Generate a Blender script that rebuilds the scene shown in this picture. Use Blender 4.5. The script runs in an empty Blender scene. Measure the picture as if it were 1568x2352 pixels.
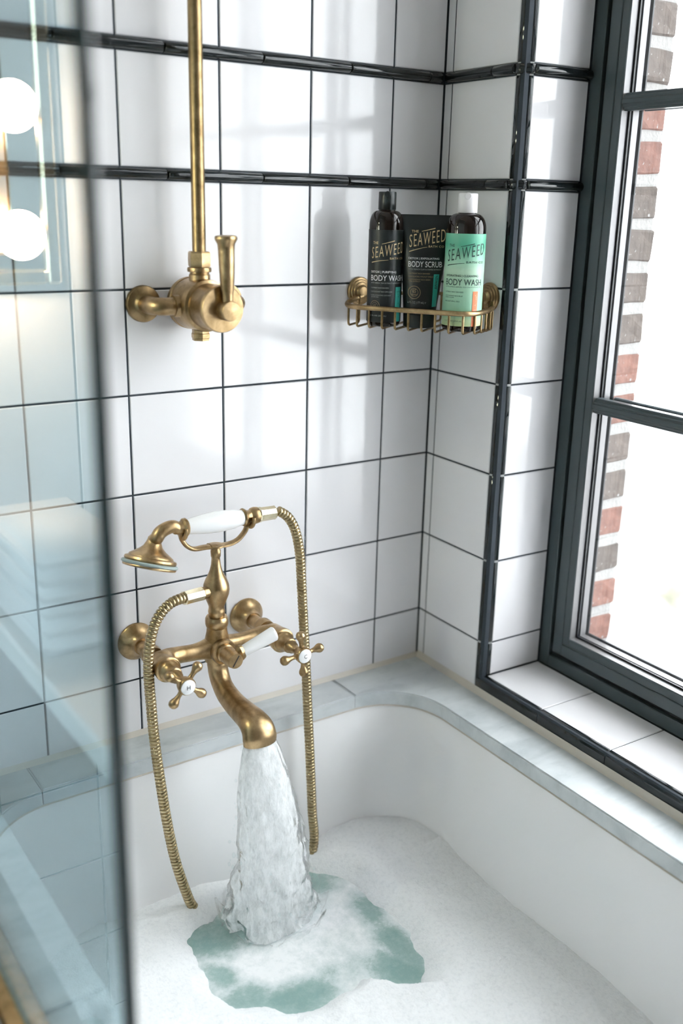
import bpy, bmesh, math, random
import numpy as np
from mathutils import Vector, Matrix, noise
random.seed(7)

# ------------------------------------------------------------------ camera, world, exposure
ZO = 1.2617                      # height of the working origin (a grout line) above the floor
sc = bpy.context.scene
COL = sc.collection
CP = Vector((-1.12426, -1.36324, 0.12562))
FW = Vector((0.542813, 0.786183, -0.295415))
RT = Vector((0.826709, -0.562160, 0.022978))
UP = Vector((0.148005, 0.256695, 0.955093))
FPX = 2303.588
cam = bpy.data.cameras.new('camera'); camo = bpy.data.objects.new('camera', cam); COL.objects.link(camo)
cam.sensor_fit = 'HORIZONTAL'; cam.sensor_width = 24.0; cam.lens = 24.0*FPX/1568
camo.matrix_world = Matrix(((RT.x, UP.x, -FW.x, CP.x), (RT.y, UP.y, -FW.y, CP.y), (RT.z, UP.z, -FW.z, CP.z+ZO), (0, 0, 0, 1)))
cam.clip_start = 0.02; cam.clip_end = 500
cam.dof.use_dof = True; cam.dof.focus_distance = 1.54; cam.dof.aperture_fstop = 1.9
sc.camera = camo

w = bpy.data.worlds.new('World'); sc.world = w; w.use_nodes = True
bg = w.node_tree.nodes['Background']
bg.inputs[0].default_value = (0.95, 0.96, 1.0, 1)
bg.inputs[1].default_value = 3.3
sc.view_settings.view_transform = 'Standard'; sc.view_settings.look = 'None'
sc.view_settings.exposure = 1.7; sc.view_settings.gamma = 1.0
sc.view_settings.use_curve_mapping = False

# ------------------------------------------------------------------ geometry helpers
TH = -0.03                       # the window wall is not quite square to the tap wall
def at(px, py, ax, val):
    """point on the plane ax=val seen at photograph position px,py (surveying helper)"""
    d = FW + RT*((px-784)/FPX) - UP*((py-1176)/FPX)
    k = 'xyz'.index(ax); t = (val-CP[k])/d[k]
    return CP + d*t
def V(*a): return Vector(a)

class MB:
    def __init__(s): s.v = []; s.f = []
    def add(s, vs, fs):
        o = len(s.v); s.v += [tuple(p) for p in vs]; s.f += [tuple(i+o for i in f) for f in fs]; return s
    def box(s, x0, x1, y0, y1, z0, z1):
        x0, x1 = sorted((x0, x1)); y0, y1 = sorted((y0, y1)); z0, z1 = sorted((z0, z1))
        return s.add([(x0,y0,z0),(x1,y0,z0),(x1,y1,z0),(x0,y1,z0),(x0,y0,z1),(x1,y0,z1),(x1,y1,z1),(x0,y1,z1)],
              [(0,3,2,1),(4,5,6,7),(0,1,5,4),(1,2,6,5),(2,3,7,6),(3,0,4,7)])
    def bbox(s, x0, x1, y0, y1, z0, z1, b):
        """chamfered box"""
        x0, x1 = sorted((x0, x1)); y0, y1 = sorted((y0, y1)); z0, z1 = sorted((z0, z1))
        b = min(b, (x1-x0)*.45, (y1-y0)*.45, (z1-z0)*.45)
        bm = bmesh.new(); r = bmesh.ops.create_cube(bm, size=1)
        for q in bm.verts: q.co = Vector((x0 if q.co.x<0 else x1, y0 if q.co.y<0 else y1, z0 if q.co.z<0 else z1))
        bmesh.ops.bevel(bm, geom=list(bm.edges), offset=b, segments=1, affect='EDGES', clamp_overlap=True)
        bm.verts.index_update()
        s.add([q.co for q in bm.verts], [[q.index for q in f.verts] for f in bm.faces]); bm.free(); return s
    def lathe(s, prof, org, ax=(0,0,1), seg=24, ref=None, flat=1.0):
        """prof: (radius, distance along ax)"""
        a = Vector(ax).normalized(); org = Vector(org)
        if ref is None: ref = Vector((0,0,1)) if abs(a.z) < .9 else Vector((1,0,0))
        e1 = (Vector(ref) - a*Vector(ref).dot(a)).normalized(); e2 = a.cross(e1)
        vs, fs, n = [], [], len(prof)
        for r, d in prof:
            for k in range(seg):
                t = 2*math.pi*k/seg
                vs.append(org + a*d + (e1*math.cos(t) + e2*math.sin(t)*flat)*max(r, 1e-5))
        for i in range(n-1):
            for k in range(seg):
                k2 = (k+1) % seg
                fs.append((i*seg+k, i*seg+k2, (i+1)*seg+k2, (i+1)*seg+k))
        fs.append(tuple(range(seg-1, -1, -1))); fs.append(tuple((n-1)*seg+k for k in range(seg)))
        return s.add(vs, fs)
    def tube(s, pts, rad, seg=12, caps=True, ell=None, ref=None):
        """rad: number or list; ell: list of (side, height) factors"""
        pts = [Vector(p) for p in pts]; n = len(pts)
        if not hasattr(rad, '__len__'): rad = [rad]*n
        tang = []
        for i in range(n):
            d = (pts[min(i+1, n-1)] - pts[max(i-1, 0)]); tang.append(d.normalized())
        e = Vector(ref) if ref is not None else (Vector((0,0,1)) if abs(tang[0].z) < .9 else Vector((1,0,0)))
        vs, fs = [], []
        for i in range(n):
            e = (e - tang[i]*e.dot(tang[i])).normalized(); g = tang[i].cross(e)
            fa, fb = ell[i] if ell else (1, 1)
            for k in range(seg):
                t = 2*math.pi*k/seg
                vs.append(pts[i] + (e*math.cos(t)*fa + g*math.sin(t)*fb)*rad[i])
        for i in range(n-1):
            for k in range(seg):
                k2 = (k+1) % seg
                fs.append((i*seg+k, i*seg+k2, (i+1)*seg+k2, (i+1)*seg+k))
        if caps:
            fs.append(tuple(range(seg-1, -1, -1))); fs.append(tuple((n-1)*seg+k for k in range(seg)))
        return s.add(vs, fs)
    def prism(s, poly, z0, z1):
        n = len(poly)
        vs = [(p[0], p[1], z0) for p in poly] + [(p[0], p[1], z1) for p in poly]
        fs = [tuple(range(n-1, -1, -1)), tuple(range(n, 2*n))]
        for k in range(n): fs.append((k, (k+1) % n, n+(k+1) % n, n+k))
        return s.add(vs, fs)
    def sphere(s, c, r, seg=16, rings=10, sc3=(1,1,1)):
        c = Vector(c); vs = [c+V(0,0,r*sc3[2])]; fs = []
        for i in range(1, rings):
            p = math.pi*i/rings
            for k in range(seg):
                t = 2*math.pi*k/seg
                vs.append(c + V(r*math.sin(p)*math.cos(t)*sc3[0], r*math.sin(p)*math.sin(t)*sc3[1], r*math.cos(p)*sc3[2]))
        vs.append(c-V(0,0,r*sc3[2])); L = len(vs)-1
        for k in range(seg):
            fs.append((0, 1+k, 1+(k+1) % seg)); fs.append((L, 1+(rings-2)*seg+(k+1) % seg, 1+(rings-2)*seg+k))
        for i in range(rings-2):
            for k in range(seg):
                k2 = (k+1) % seg
                fs.append((1+i*seg+k, 1+(i+1)*seg+k, 1+(i+1)*seg+k2, 1+i*seg+k2))
        return s.add(vs, fs)
    def mesh(s, name, mat=None, smooth=40, fix=True):
        me = bpy.data.meshes.new(name); me.from_pydata(s.v, [], s.f); me.update()
        if fix:
            bm = bmesh.new(); bm.from_mesh(me); bmesh.ops.recalc_face_normals(bm, faces=bm.faces); bm.to_mesh(me); bm.free()
        if smooth:
            me.polygons.foreach_set('use_smooth', [True]*len(me.polygons))
            me.set_sharp_from_angle(angle=math.radians(smooth))
        if mat: me.materials.append(mat)
        return me
    def build(s, name, mat, parent=None, smooth=40, fix=True):
        return obj(name, s.mesh(name, mat, smooth, fix), parent)

TOPS = []
def obj(name, me, parent=None):
    o = bpy.data.objects.new(name, me); COL.objects.link(o)
    if parent:
        o.parent = parent
        if parent in BASE: o.matrix_parent_inverse = Matrix.Translation(-BASE[parent])
    else: TOPS.append(o)
    return o
BASE = {}
def empty(name, loc=(0,0,0), rz=0):
    """an Empty at the thing's base; its parts are authored in room coordinates"""
    o = bpy.data.objects.new(name, None); COL.objects.link(o); o.empty_display_size = .05
    o.location = loc; o.rotation_euler.z = rz; TOPS.append(o)
    if Vector(loc).length > 0: BASE[o] = Vector(loc)
    return o
def tag(o, label, cat=None, group=None, kind=None):
    if label: o['label'] = label
    if cat: o['category'] = cat
    if group: o['group'] = group
    if kind: o['kind'] = kind
    return o
def struct(o, label=None): o['kind'] = 'structure'; o['category'] = o.name.split('_')[0]; o['label'] = label or o.name; return o
def cr(pts, n=8):
    """Catmull-Rom through points (any dimension)"""
    P = [np.array(p, float) for p in pts]; P = [2*P[0]-P[1]] + P + [2*P[-1]-P[-2]]; out = []
    for i in range(1, len(P)-2):
        a, b, c, d = P[i-1:i+3]
        for k in range(n):
            t = k/n
            out.append(.5*((2*b)+(-a+c)*t+(2*a-5*b+4*c-d)*t*t+(-a+3*b-3*c+d)*t**3))
    out.append(P[-2]); return out

# ------------------------------------------------------------------ materials
def mat(name, col, rough=.5, metal=0, **kw):
    m = bpy.data.materials.new(name); m.use_nodes = True
    b = m.node_tree.nodes['Principled BSDF']
    b.inputs['Base Color'].default_value = (*col, 1); b.inputs['Roughness'].default_value = rough; b.inputs['Metallic'].default_value = metal
    for k, v in kw.items():
        b.inputs[k.replace('_', ' ')].default_value = v
    return m
def N(m, t, **kw):
    n = m.node_tree.nodes.new(t)
    for k, v in kw.items():
        if hasattr(n, k): setattr(n, k, v)
        else: n.inputs[k.replace('_', ' ')].default_value = v
    return n
def L(m, a, b): m.node_tree.links.new(a, b)
def B(m): return m.node_tree.nodes['Principled BSDF']
def ramp(m, fac, stops):
    r = N(m, 'ShaderNodeValToRGB'); e = r.color_ramp.elements
    while len(e) < len(stops): e.new(.5)
    for k, (p, c) in enumerate(stops): e[k].position = p; e[k].color = (*c, 1)
    L(m, fac, r.inputs[0]); return r
def bump(m, h, strength, dist):
    b = N(m, 'ShaderNodeBump'); b.inputs['Strength'].default_value = strength; b.inputs['Distance'].default_value = dist
    L(m, h, b.inputs['Height']); L(m, b.outputs[0], B(m).inputs['Normal']); return b
def coords(m, scale=(1,1,1), rot=(0,0,0)):
    t = N(m, 'ShaderNodeTexCoord'); p = N(m, 'ShaderNodeMapping')
    p.inputs['Scale'].default_value = scale; p.inputs['Rotation'].default_value = rot
    L(m, t.outputs['Object'], p.inputs[0]); return p.outputs[0]
def noisetex(m, vec, scale, detail=4, rough=.5, dist=0):
    n = N(m, 'ShaderNodeTexNoise'); n.inputs['Scale'].default_value = scale; n.inputs['Detail'].default_value = detail
    n.inputs['Roughness'].default_value = rough; n.inputs['Distortion'].default_value = dist
    L(m, vec, n.inputs['Vector']); return n.outputs['Fac']

M = {}
m = M['tile'] = mat('glazed_white_tile', (.80,.80,.81), .07)
oi = N(m, 'ShaderNodeObjectInfo'); rp = ramp(m, oi.outputs['Random'], [(0,(.775,.765,.79)),(1,(.825,.812,.832))]); L(m, rp.outputs[0], B(m).inputs['Base Color'])
bump(m, noisetex(m, coords(m), 9, 1), .06, .004)
M['grout'] = mat('charcoal_grout', (.030,.040,.052), .8)
m = M['black'] = mat('glazed_black_tile', (.010,.014,.016), .06); 
M['whitegrout'] = mat('pale_joint', (.45,.46,.46), .7)
m = M['caulk'] = mat('cream_sealant', (.62,.575,.515), .5)
M['plaster'] = mat('white_plaster', (.82,.81,.79), .7)
m = M['floor'] = mat('brown_timber_floor', (.22,.13,.07), .35)
m = M['marble'] = mat('carrara_marble', (.5,.55,.58), .34)
cv = coords(m, (1,1,1), (0,0,.5)); cv2 = coords(m, (1.0,2.6,1.6), (0,0,.35))
n1 = noisetex(m, cv2, 9, 6, .6, .5); n2 = noisetex(m, cv, 28, 5, .6, .3)
mx = N(m, 'ShaderNodeMath', operation='MULTIPLY_ADD'); L(m, n2, mx.inputs[0]); mx.inputs[1].default_value = .35; L(m, n1, mx.inputs[2])
rp = ramp(m, mx.outputs[0], [(.36,(.29,.33,.35)),(.50,(.47,.51,.53)),(.70,(.575,.61,.63)),(.95,(.65,.68,.695))]); L(m, rp.outputs[0], B(m).inputs['Base Color'])
M['enamel'] = mat('white_enamel', (.82,.82,.83), .12)
def brass(name, c1, c2, rough, sc_=45):
    m = mat(name, c1, rough, 1.0)
    n = noisetex(m, coords(m), sc_, 5, .65, .4)
    r = ramp(m, n, [(.3,c1),(.7,c2)]); L(m, r.outputs[0], B(m).inputs['Base Color'])
    r2 = ramp(m, n, [(.25,(rough+.08,)*3),(.75,(rough-.03,)*3)]); L(m, r2.outputs[0], B(m).inputs['Roughness'])
    return m
M['brass'] = brass('aged_brass', (.26,.172,.080), (.56,.400,.222), .31)
M['brass_dark'] = brass('dark_brass', (.18,.122,.056), (.41,.290,.152), .34)
M['brass_light'] = brass('bright_brass', (.70,.60,.40), (.86,.78,.58), .16)
M['hose'] = brass('hose_brass', (.34,.265,.145), (.55,.45,.28), .27)
M['porcelain'] = mat('white_porcelain', (.84,.84,.85), .1)
M['rubber'] = mat('grey_rubber', (.30,.37,.36), .45)
M['ink'] = mat('black_ink', (.02,.02,.02), .5)
m = M['framepaint'] = mat('dark_frame_paint', (.048,.066,.074), .30)
M['alu'] = mat('anodised_spacer', (.19,.187,.192), .38, .4)
M['gasket'] = mat('black_gasket', (.008,.010,.014), .45)

def archglass(name, tint, ior=1.5, rough=0.0, slab=False):
    m = bpy.data.materials.new(name); m.use_nodes = True; nt = m.node_tree; nt.nodes.clear()
    o = nt.nodes.new('ShaderNodeOutputMaterial'); tr = nt.nodes.new('ShaderNodeBsdfTransparent'); gl = nt.nodes.new('ShaderNodeBsdfGlossy')
    tr.inputs[0].default_value = (*tint, 1); gl.inputs['Roughness'].default_value = rough
    fr = nt.nodes.new('ShaderNodeFresnel'); ge = nt.nodes.new('ShaderNodeNewGeometry'); mi = nt.nodes.new('ShaderNodeMix')
    mi.inputs[2].default_value = ior; mi.inputs[3].default_value = 1/ior        # sheets do not bend the ray, so both faces reflect alike
    nt.links.new(ge.outputs['Backfacing'], mi.inputs[0]); nt.links.new(mi.outputs[0], fr.inputs[0])
    mx = nt.nodes.new('ShaderNodeMixShader')
    fo = fr.outputs[0]
    if slab:                                            # thick sheet: both reflections gathered on the face first met
        a_ = nt.nodes.new('ShaderNodeMath'); a_.operation = 'MULTIPLY'; a_.inputs[1].default_value = 1.6; a_.use_clamp = True; nt.links.new(fo, a_.inputs[0])
        b_ = nt.nodes.new('ShaderNodeMath'); b_.operation = 'SUBTRACT'; b_.inputs[0].default_value = 1; nt.links.new(ge.outputs['Backfacing'], b_.inputs[1])
        c_ = nt.nodes.new('ShaderNodeMath'); c_.operation = 'MULTIPLY'; nt.links.new(a_.outputs[0], c_.inputs[0]); nt.links.new(b_.outputs[0], c_.inputs[1]); fo = c_.outputs[0]
    nt.links.new(fo, mx.inputs[0]); nt.links.new(tr.outputs[0], mx.inputs[1]); nt.links.new(gl.outputs[0], mx.inputs[2]); nt.links.new(mx.outputs[0], o.inputs[0])
    return m
M['pane'] = archglass('window_glass', (.985,.995,.99))
M['screen'] = archglass('screen_glass', (.75,.855,.885), slab=True)
M['screen_edge'] = mat('screen_glass_edge', (.014,.034,.038), .10)

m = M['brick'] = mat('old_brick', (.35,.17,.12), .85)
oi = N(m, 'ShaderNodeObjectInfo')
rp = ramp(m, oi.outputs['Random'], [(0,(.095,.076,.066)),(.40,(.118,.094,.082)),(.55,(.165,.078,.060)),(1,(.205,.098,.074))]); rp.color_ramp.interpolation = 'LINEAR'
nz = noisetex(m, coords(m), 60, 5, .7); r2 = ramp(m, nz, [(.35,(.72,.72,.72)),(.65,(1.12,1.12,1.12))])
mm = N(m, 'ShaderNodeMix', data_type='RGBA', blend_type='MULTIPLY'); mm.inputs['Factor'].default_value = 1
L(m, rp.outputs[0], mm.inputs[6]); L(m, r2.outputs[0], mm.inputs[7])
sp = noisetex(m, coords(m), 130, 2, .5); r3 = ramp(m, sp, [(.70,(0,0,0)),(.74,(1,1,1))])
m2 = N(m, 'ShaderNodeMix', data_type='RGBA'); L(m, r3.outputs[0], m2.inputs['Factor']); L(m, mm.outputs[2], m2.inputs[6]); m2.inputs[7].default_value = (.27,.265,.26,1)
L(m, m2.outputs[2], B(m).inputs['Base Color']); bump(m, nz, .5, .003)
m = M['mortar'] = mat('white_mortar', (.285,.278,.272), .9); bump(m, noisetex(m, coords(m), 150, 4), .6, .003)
M['stone'] = mat('pale_stone', (.29,.28,.29), .7)

# ------------------------------------------------------------------ tiled walls
W = 0.1535; H = 0.1512; GAP = .0030
FLOOR = -ZO; CEIL = 1.30; DECK = -.7017
T2B, T2T, T1B, T1T = .1494, .1637, .3122, .3274
ROWS = []                                   # (z0, z1) of the tile courses
z = 0
while z > FLOOR + .02:
    ROWS.append((max(z-H, FLOOR), z)); z -= H
ROWS += [(0, T2B), (T2T, T1B)]
z = T1T
while z < CEIL - .02: ROWS.append((z, min(z+H, CEIL))); z += H

_tm = {}
def tile_mesh(a, b, t=.006, bev=.0011, mat_='tile'):
    """slab a x b lying in local xz, face at y=0 looking to -y, corner at origin"""
    k = (round(a, 4), round(b, 4), mat_)
    if k not in _tm:
        mb = MB(); c = bev
        vs = [(0,t,0),(a,t,0),(a,t,b),(0,t,b),(0,c,0),(a,c,0),(a,c,b),(0,c,b),(c,0,c),(a-c,0,c),(a-c,0,b-c),(c,0,b-c)]
        fs = [(3,2,1,0),(0,1,5,4),(1,2,6,5),(2,3,7,6),(3,0,4,7),(4,5,9,8),(5,6,10,9),(6,7,11,10),(7,4,8,11),(8,9,10,11)]
        _tm[k] = mb.add(vs, fs).mesh('tile', M[mat_], smooth=0)
    return _tm[k]
def put_tile(parent, org, a, b, rz):
    """org: lower corner of the cell; rz turns the slab about z"""
    o = obj('tile', tile_mesh(a-GAP, b-GAP), parent)
    o.rotation_euler.z = rz
    o.location = Vector(org) + Matrix.Rotation(rz, 3, 'Z') @ V(GAP/2, 0, GAP/2)
    return o
def liner_mesh(a, b, d=.0095, seg=9):
    """half-round liner of length a (local x), height b (local z), bulging to -y by d"""
    k = ('l', round(a, 4), round(b, 4), d)
    if k not in _tm:
        pr = [(0.002, 0)] + [(-d*math.sin(math.pi*i/seg)**.75, b*(.5-.5*math.cos(math.pi*i/seg))) for i in range(seg+1)] + [(0.002, b)]
        n = len(pr); c = .0012
        vs = []
        for x, q in ((0, .0016), (c, 0), (a-c, 0), (a, .0016)):
            for (y, zz) in pr: vs.append((x, min(y+q, .002), zz))
        fs = [(i*n+j, i*n+j+1, (i+1)*n+j+1, (i+1)*n+j) for i in range(3) for j in range(n-1)]
        fs += [tuple(range(n)), tuple(3*n+j for j in range(n-1, -1, -1))]
        _tm[k] = MB().add(vs, fs).mesh('liner', M['black'], smooth=50)
    return _tm[k]
def put_liner(parent, org, a, b, rz, d=.0095):
    o = obj('liner', liner_mesh(a-.0012, b, d), parent); o.rotation_euler.z = rz
    o.location = Vector(org) + Matrix.Rotation(rz, 3, 'Z') @ V(.0006, 0, 0); return o

# --- tap wall (plane y=0)
XL = -2.56
# the back wall carries its tiles and liners as parts
wb = struct(MB().box(XL-.1, .35, .0016, .12, FLOOR, CEIL).build('wall_back', M['grout'], smooth=0), 'white square tiled wall with dark grout behind the tub taps')
edges = [0.0, -.1025]
while edges[-1] > XL: edges.append(edges[-1]-W)
for c in range(len(edges)-1):
    x1, x0 = edges[c], edges[c+1]
    for (z0, z1) in ROWS:
        if x0 > -1.02:                      # behind the tub only what stands above the deck
            if z1 <= DECK: continue
            z0 = max(z0, DECK-.004)
        put_tile(wb, (x0, 0, z0), x1-x0, z1-z0, 0)
for (zb, zt) in ((T2B, T2T), (T1B, T1T)):
    xs = [-.0095, -.0350]
    while xs[-1] > XL: xs.append(xs[-1]-W)
    for k in range(len(xs)-1): put_liner(wb, (xs[k+1], 0, zb), xs[k]-xs[k+1], zt-zb, 0)

# --- window wall (own frame, turned by TH about the corner; x grows outwards, y runs along the wall)
YT, YR, XF = -.1725, -.190, .133            # tile edge, reveal plane, window frame plane
SILL = -.667; TRB = -.6885
WY1 = -1.470; WZ1 = 1.20                    # far reveal and head of the window
wr = MB()
wr.box(.0016, .24, YR+.0016, .0016, FLOOR, CEIL)
wr.box(.0016, .24, -3.9, WY1-.0016, FLOOR, CEIL)
wr.box(.0016, .24, WY1-.0016, YR+.0016, FLOOR, SILL-.0016)
wr.box(.0016, .24, WY1-.0016, YR+.0016, WZ1, CEIL)
wr = struct(wr.build('wall_right', M['grout'], smooth=0), 'tiled wall holding the dark framed window beside the tub')
wr.rotation_euler.z = TH
RB = -math.pi/2                              # slab looking to -x: local x -> -y
for (z0, z1) in ROWS:
    if z1 <= DECK: continue
    z0 = max(z0, DECK-.004)
    put_tile(wr, (0, 0, z0), .0193, z1-z0, RB)
    put_tile(wr, (0, -.0193, z0), -YT-.0193, z1-z0, RB)
    zs = max(z0, SILL)
    if z1 > SILL: put_tile(wr, (.0165, YR, zs), XF-.0165, z1-zs, 0)
for (zb, zt) in ((T2B, T2T), (T1B, T1T)):
    put_liner(wr, (0, -.0095, zb), .115, zt-zb, RB)
    put_liner(wr, (0, -.1245, zb), -YT-.1245, zt-zb, RB)
    put_liner(wr, (.0175, YR, zb), XF-.0175, zt-zb, 0)
# sill tiles
ys = [YR, -.3304, -.4797, -.6290, -.7783, -.9276, -1.0769, -1.2262, -1.3755, WY1]
for k in range(len(ys)-1):
    o = obj('tile', tile_mesh(XF-.0115-GAP*.6, ys[k]-ys[k+1]-GAP*.6), wr)
    o.matrix_local = Matrix.Translation((.0115, ys[k+1]+GAP*.3, SILL)) @ Matrix.Rotation(-math.pi/2, 4, 'X')
# the wall past the window, and above it, tiled too
y = WY1-.0175
while y > -3.7:
    for (z0, z1) in ROWS:
        if z1 < DECK: continue
        put_tile(wr, (0, y, max(z0, DECK)), W, z1-max(z0, DECK), RB)
    y -= W
for (z0, z1) in ROWS:
    if z1 > SILL:
        zz = max(z0, SILL)
        o = obj('tile', tile_mesh(XF-.0165-GAP, z1-zz-GAP), wr); o.rotation_euler.z = math.pi; o.location = (XF-GAP/2, WY1, zz+GAP/2)

# --- black rounded corner trim around the window opening
def quarter(a, seg=8, r=.0175, extra=0):
    """quarter round of length a along local z, from (0,0) tangent -y to (r,-r) tangent +x"""
    k = ('q', round(a, 4), r, extra)
    if k not in _tm:
        R_ = r+extra
        pr = [(r, 0)] + [(r-R_*math.cos(math.pi/2*i/seg), -R_*math.sin(math.pi/2*i/seg)) for i in range(seg+1)]
        n = len(pr); c = .0012; vs = []
        for zz, q in ((0, .0012), (c, 0), (a-c, 0), (a, .0012)):
            for (x, y_) in pr:
                d = V(x-r, y_, 0)
                if d.length > 1e-6: d = d*(1-q/R_)
                vs.append((r+d.x, d.y, zz))
        fs = [(i*n+j, i*n+(j+1) % n, (i+1)*n+(j+1) % n, (i+1)*n+j) for i in range(3) for j in range(n)]
        fs += [tuple(range(n)), tuple(3*n+j for j in range(n-1, -1, -1))]
        _tm[k] = MB().add(vs, fs).mesh('trim_piece', M['black'], smooth=50)
    return _tm[k]
t1 = struct(empty('trim_1', (0,0,0), TH), 'vertical black rounded corner trim beside the window')
_bq = quarter(CEIL-TRB, r=.0170).copy(); _bq.materials[0] = M['whitegrout']; o = obj('joint_bed', _bq, t1); o.location = (.0006, YT-.0002, TRB)
for (z0, z1) in ROWS:
    if z1 <= TRB: continue
    zz = max(z0, TRB)
    o = obj('trim_piece', quarter(z1-zz-.0018), t1); o.location = (0, YT, zz+.0009)
for (zb, zt) in ((T2B, T2T), (T1B, T1T)):
    o = obj('corner_piece', quarter(zt-zb-.001, extra=.0035), t1); o.location = (0, YT, zb+.0005)
t2 = struct(empty('trim_2', (0,0,0), TH), 'black rounded nosing along the front of the window sill')
MB().box(.003, .0113, WY1-.02, YT-.003, TRB, SILL-.003).build('joint_bed', M['whitegrout'], t2, smooth=0)
yy = [YT+.000, -.3304, -.4797, -.6290, -.7783, -.9276, -1.0769, -1.2262, -1.3755, WY1-.0175]
def nosing(a, seg=8, rx=.0120, rz=.0215):
    k = ('n', round(a, 4))
    if k not in _tm:
        pr = [(rx, 0), (0, 0)] + [(rx-rx*math.cos(math.pi/2*i/seg), .008+(rz-.008)*math.sin(math.pi/2*i/seg)) for i in range(seg+1)]
        n = len(pr); vs = []; c = .0012
        for yv, q in ((0, .001), (-c, 0), (-a+c, 0), (-a, .001)):
            for (x, zz) in pr: vs.append((min(x+q, rx), yv, max(zz-q, 0)))
        fs = [(i*n+j, i*n+(j+1) % n, (i+1)*n+(j+1) % n, (i+1)*n+j) for i in range(3) for j in range(n)]
        fs += [tuple(range(n)), tuple(3*n+j for j in range(n-1, -1, -1))]
        _tm[k] = MB().add(vs, fs).mesh('trim_piece', M['black'], smooth=50)
    return _tm[k]
for k in range(len(yy)-1):
    o = obj('trim_piece', nosing(yy[k]-yy[k+1]-.0012), t2); o.location = (-.0005, yy[k]-.0006, TRB)
t3 = struct(empty('trim_3', (0,0,0), TH), 'vertical black rounded corner trim at the far side of the window')
for (z0, z1) in ROWS:
    if z1 <= TRB: continue
    zz = max(z0, TRB)
    o = obj('trim_piece', quarter(z1-zz-.0014), t3); o.matrix_local = Matrix.Translation((0, WY1-.0175, zz+.0007)) @ Matrix.Scale(-1, 4, (0,1,0))

# --- cream sealant where walls meet the deck
cb = MB()
cb.add([(-1.0,-.0005,DECK+.008),(-.001,-.0005,DECK+.008),(-.001,-.006,DECK),(-1.0,-.006,DECK),(-1.0,.0016,DECK),(-.001,.0016,DECK)], [(0,1,2,3),(3,2,5,4),(0,4,5,1),(0,3,4),(1,5,2)])
tr4 = struct(cb.build('trim_4', M['caulk'], smooth=0), 'cream sealant bead between tap wall and marble deck')
cb = MB().add([(-.0005,-.004,DECK+.012),(-.0005,YT,DECK+.012),(-.0005,-1.75,TRB+.001),(-.006,-1.75,DECK),(-.006,-.004,DECK),(.002,-.004,DECK),(.002,-1.75,DECK)], [(0,1,2,3,4),(0,4,5),(2,6,3),(3,6,5,4),(0,5,6,2,1)])
tr5 = struct(cb.build('trim_5', M['caulk'], smooth=0), 'cream sealant bead between window wall and marble deck'); tr5.rotation_euler.z = TH

# --- room shell
struct(MB().box(XL-.1, .5, -3.9, .12, FLOOR-.1, FLOOR).build('floor', M['floor'], smooth=0), 'brown timber floor')
struct(MB().box(XL-.1, .5, -3.9, .12, CEIL, CEIL+.1).build('ceiling', M['plaster'], smooth=0), 'white ceiling')
struct(MB().box(XL-.2, XL, -3.9, .12, FLOOR, CEIL).build('wall_left', M['plaster'], smooth=0), 'white plaster side wall')
struct(MB().box(XL-.1, .5, -4.0, -3.8, FLOOR, CEIL).build('wall_front', M['plaster'], smooth=0), 'white plaster wall facing the taps')

# ------------------------------------------------------------------ window
wn = struct(empty('window_1', (0,0,0), TH), 'dark metal framed window with horizontal glazing bars')
FZ0 = SILL+.0005; FZ1 = WZ1; FY0 = YR-.0005; FY1 = WY1+.0005
def rail_set(name, yin0, yin1, x0, x1, m_, b=.0012):
    """four members of a rectangular frame; yin: inset range from the opening edge"""
    a, c = yin0, yin1
    MB().bbox(x0, x1, FY0-c, FY0-a, FZ0+a, FZ1-a, b).build(name, m_, wn, smooth=0)
    MB().bbox(x0, x1, FY1+a, FY1+c, FZ0+a, FZ1-a, b).build(name, m_, wn, smooth=0)
    MB().bbox(x0, x1, FY1+c, FY0-c, FZ0+a, FZ0+c, b).build(name, m_, wn, smooth=0)
    MB().bbox(x0, x1, FY1+c, FY0-c, FZ1-c, FZ1-a, b).build(name, m_, wn, smooth=0)
rail_set('outer_frame', 0, .0235, .133, .185, M['framepaint'])
rail_set('rebate', .0235, .033, .141, .185, M['gasket'], .0002)
rail_set('frame', .033, .0545, .1315, .185, M['framepaint'])
rail_set('glazing_bead', .0552, .0700, .1315, .1475, M['framepaint'])
rail_set('bead_lining', .0700, .0706, .1335, .1475, M['alu'], .0001)
rail_set('gasket', .0552, .0735, .1480, .1515, M['gasket'], .0003)
rail_set('spacer', .0552, .0720, .1570, .1700, M['alu'], .0003)
rail_set('outer_gasket', .0552, .0740, .1745, .1775, M['gasket'], .0003)
PY0, PY1, PZ0, PZ1 = FY0-.056, FY1+.056, FZ0+.056, FZ1-.056
MB().box(.1518, .1558, PY1, PY0, PZ0, PZ1).build('pane', M['pane'], wn, smooth=0)
MB().box(.1702, .1742, PY1, PY0, PZ0, PZ1).build('pane', M['pane'], wn, smooth=0)
def bar_mesh(p0, p1, horizontal):
    mb = MB(); a = .0705
    def one(x0, x1, h):
        if horizontal is not None: mb.bbox(x0, x1, FY1+a, FY0-a, horizontal-h, horizontal+h, .0015)
        else: mb.bbox(x0, x1, p0-h, p0+h, FZ0+a, FZ1-a, .0015)
    one(.1370, .1517, .0125); one(.1335, .1380, .0085); one(.1310, .1340, .0040)
    return mb
for zc in (-.182, .278, .738): bar_mesh(0, 0, zc).build('glazing_bar', M['framepaint'], wn, smooth=0)
for yc in (-.52, -.87, -1.24): bar_mesh(yc, 0, None).build('glazing_bar', M['framepaint'], wn, smooth=0)
for zc in (-.182, .278, .738): MB().bbox(.1745, .184, FY1+.075, FY0-.075, zc-.011, zc+.011, .002).build('outer_bar', M['framepaint'], wn, smooth=0)
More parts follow.
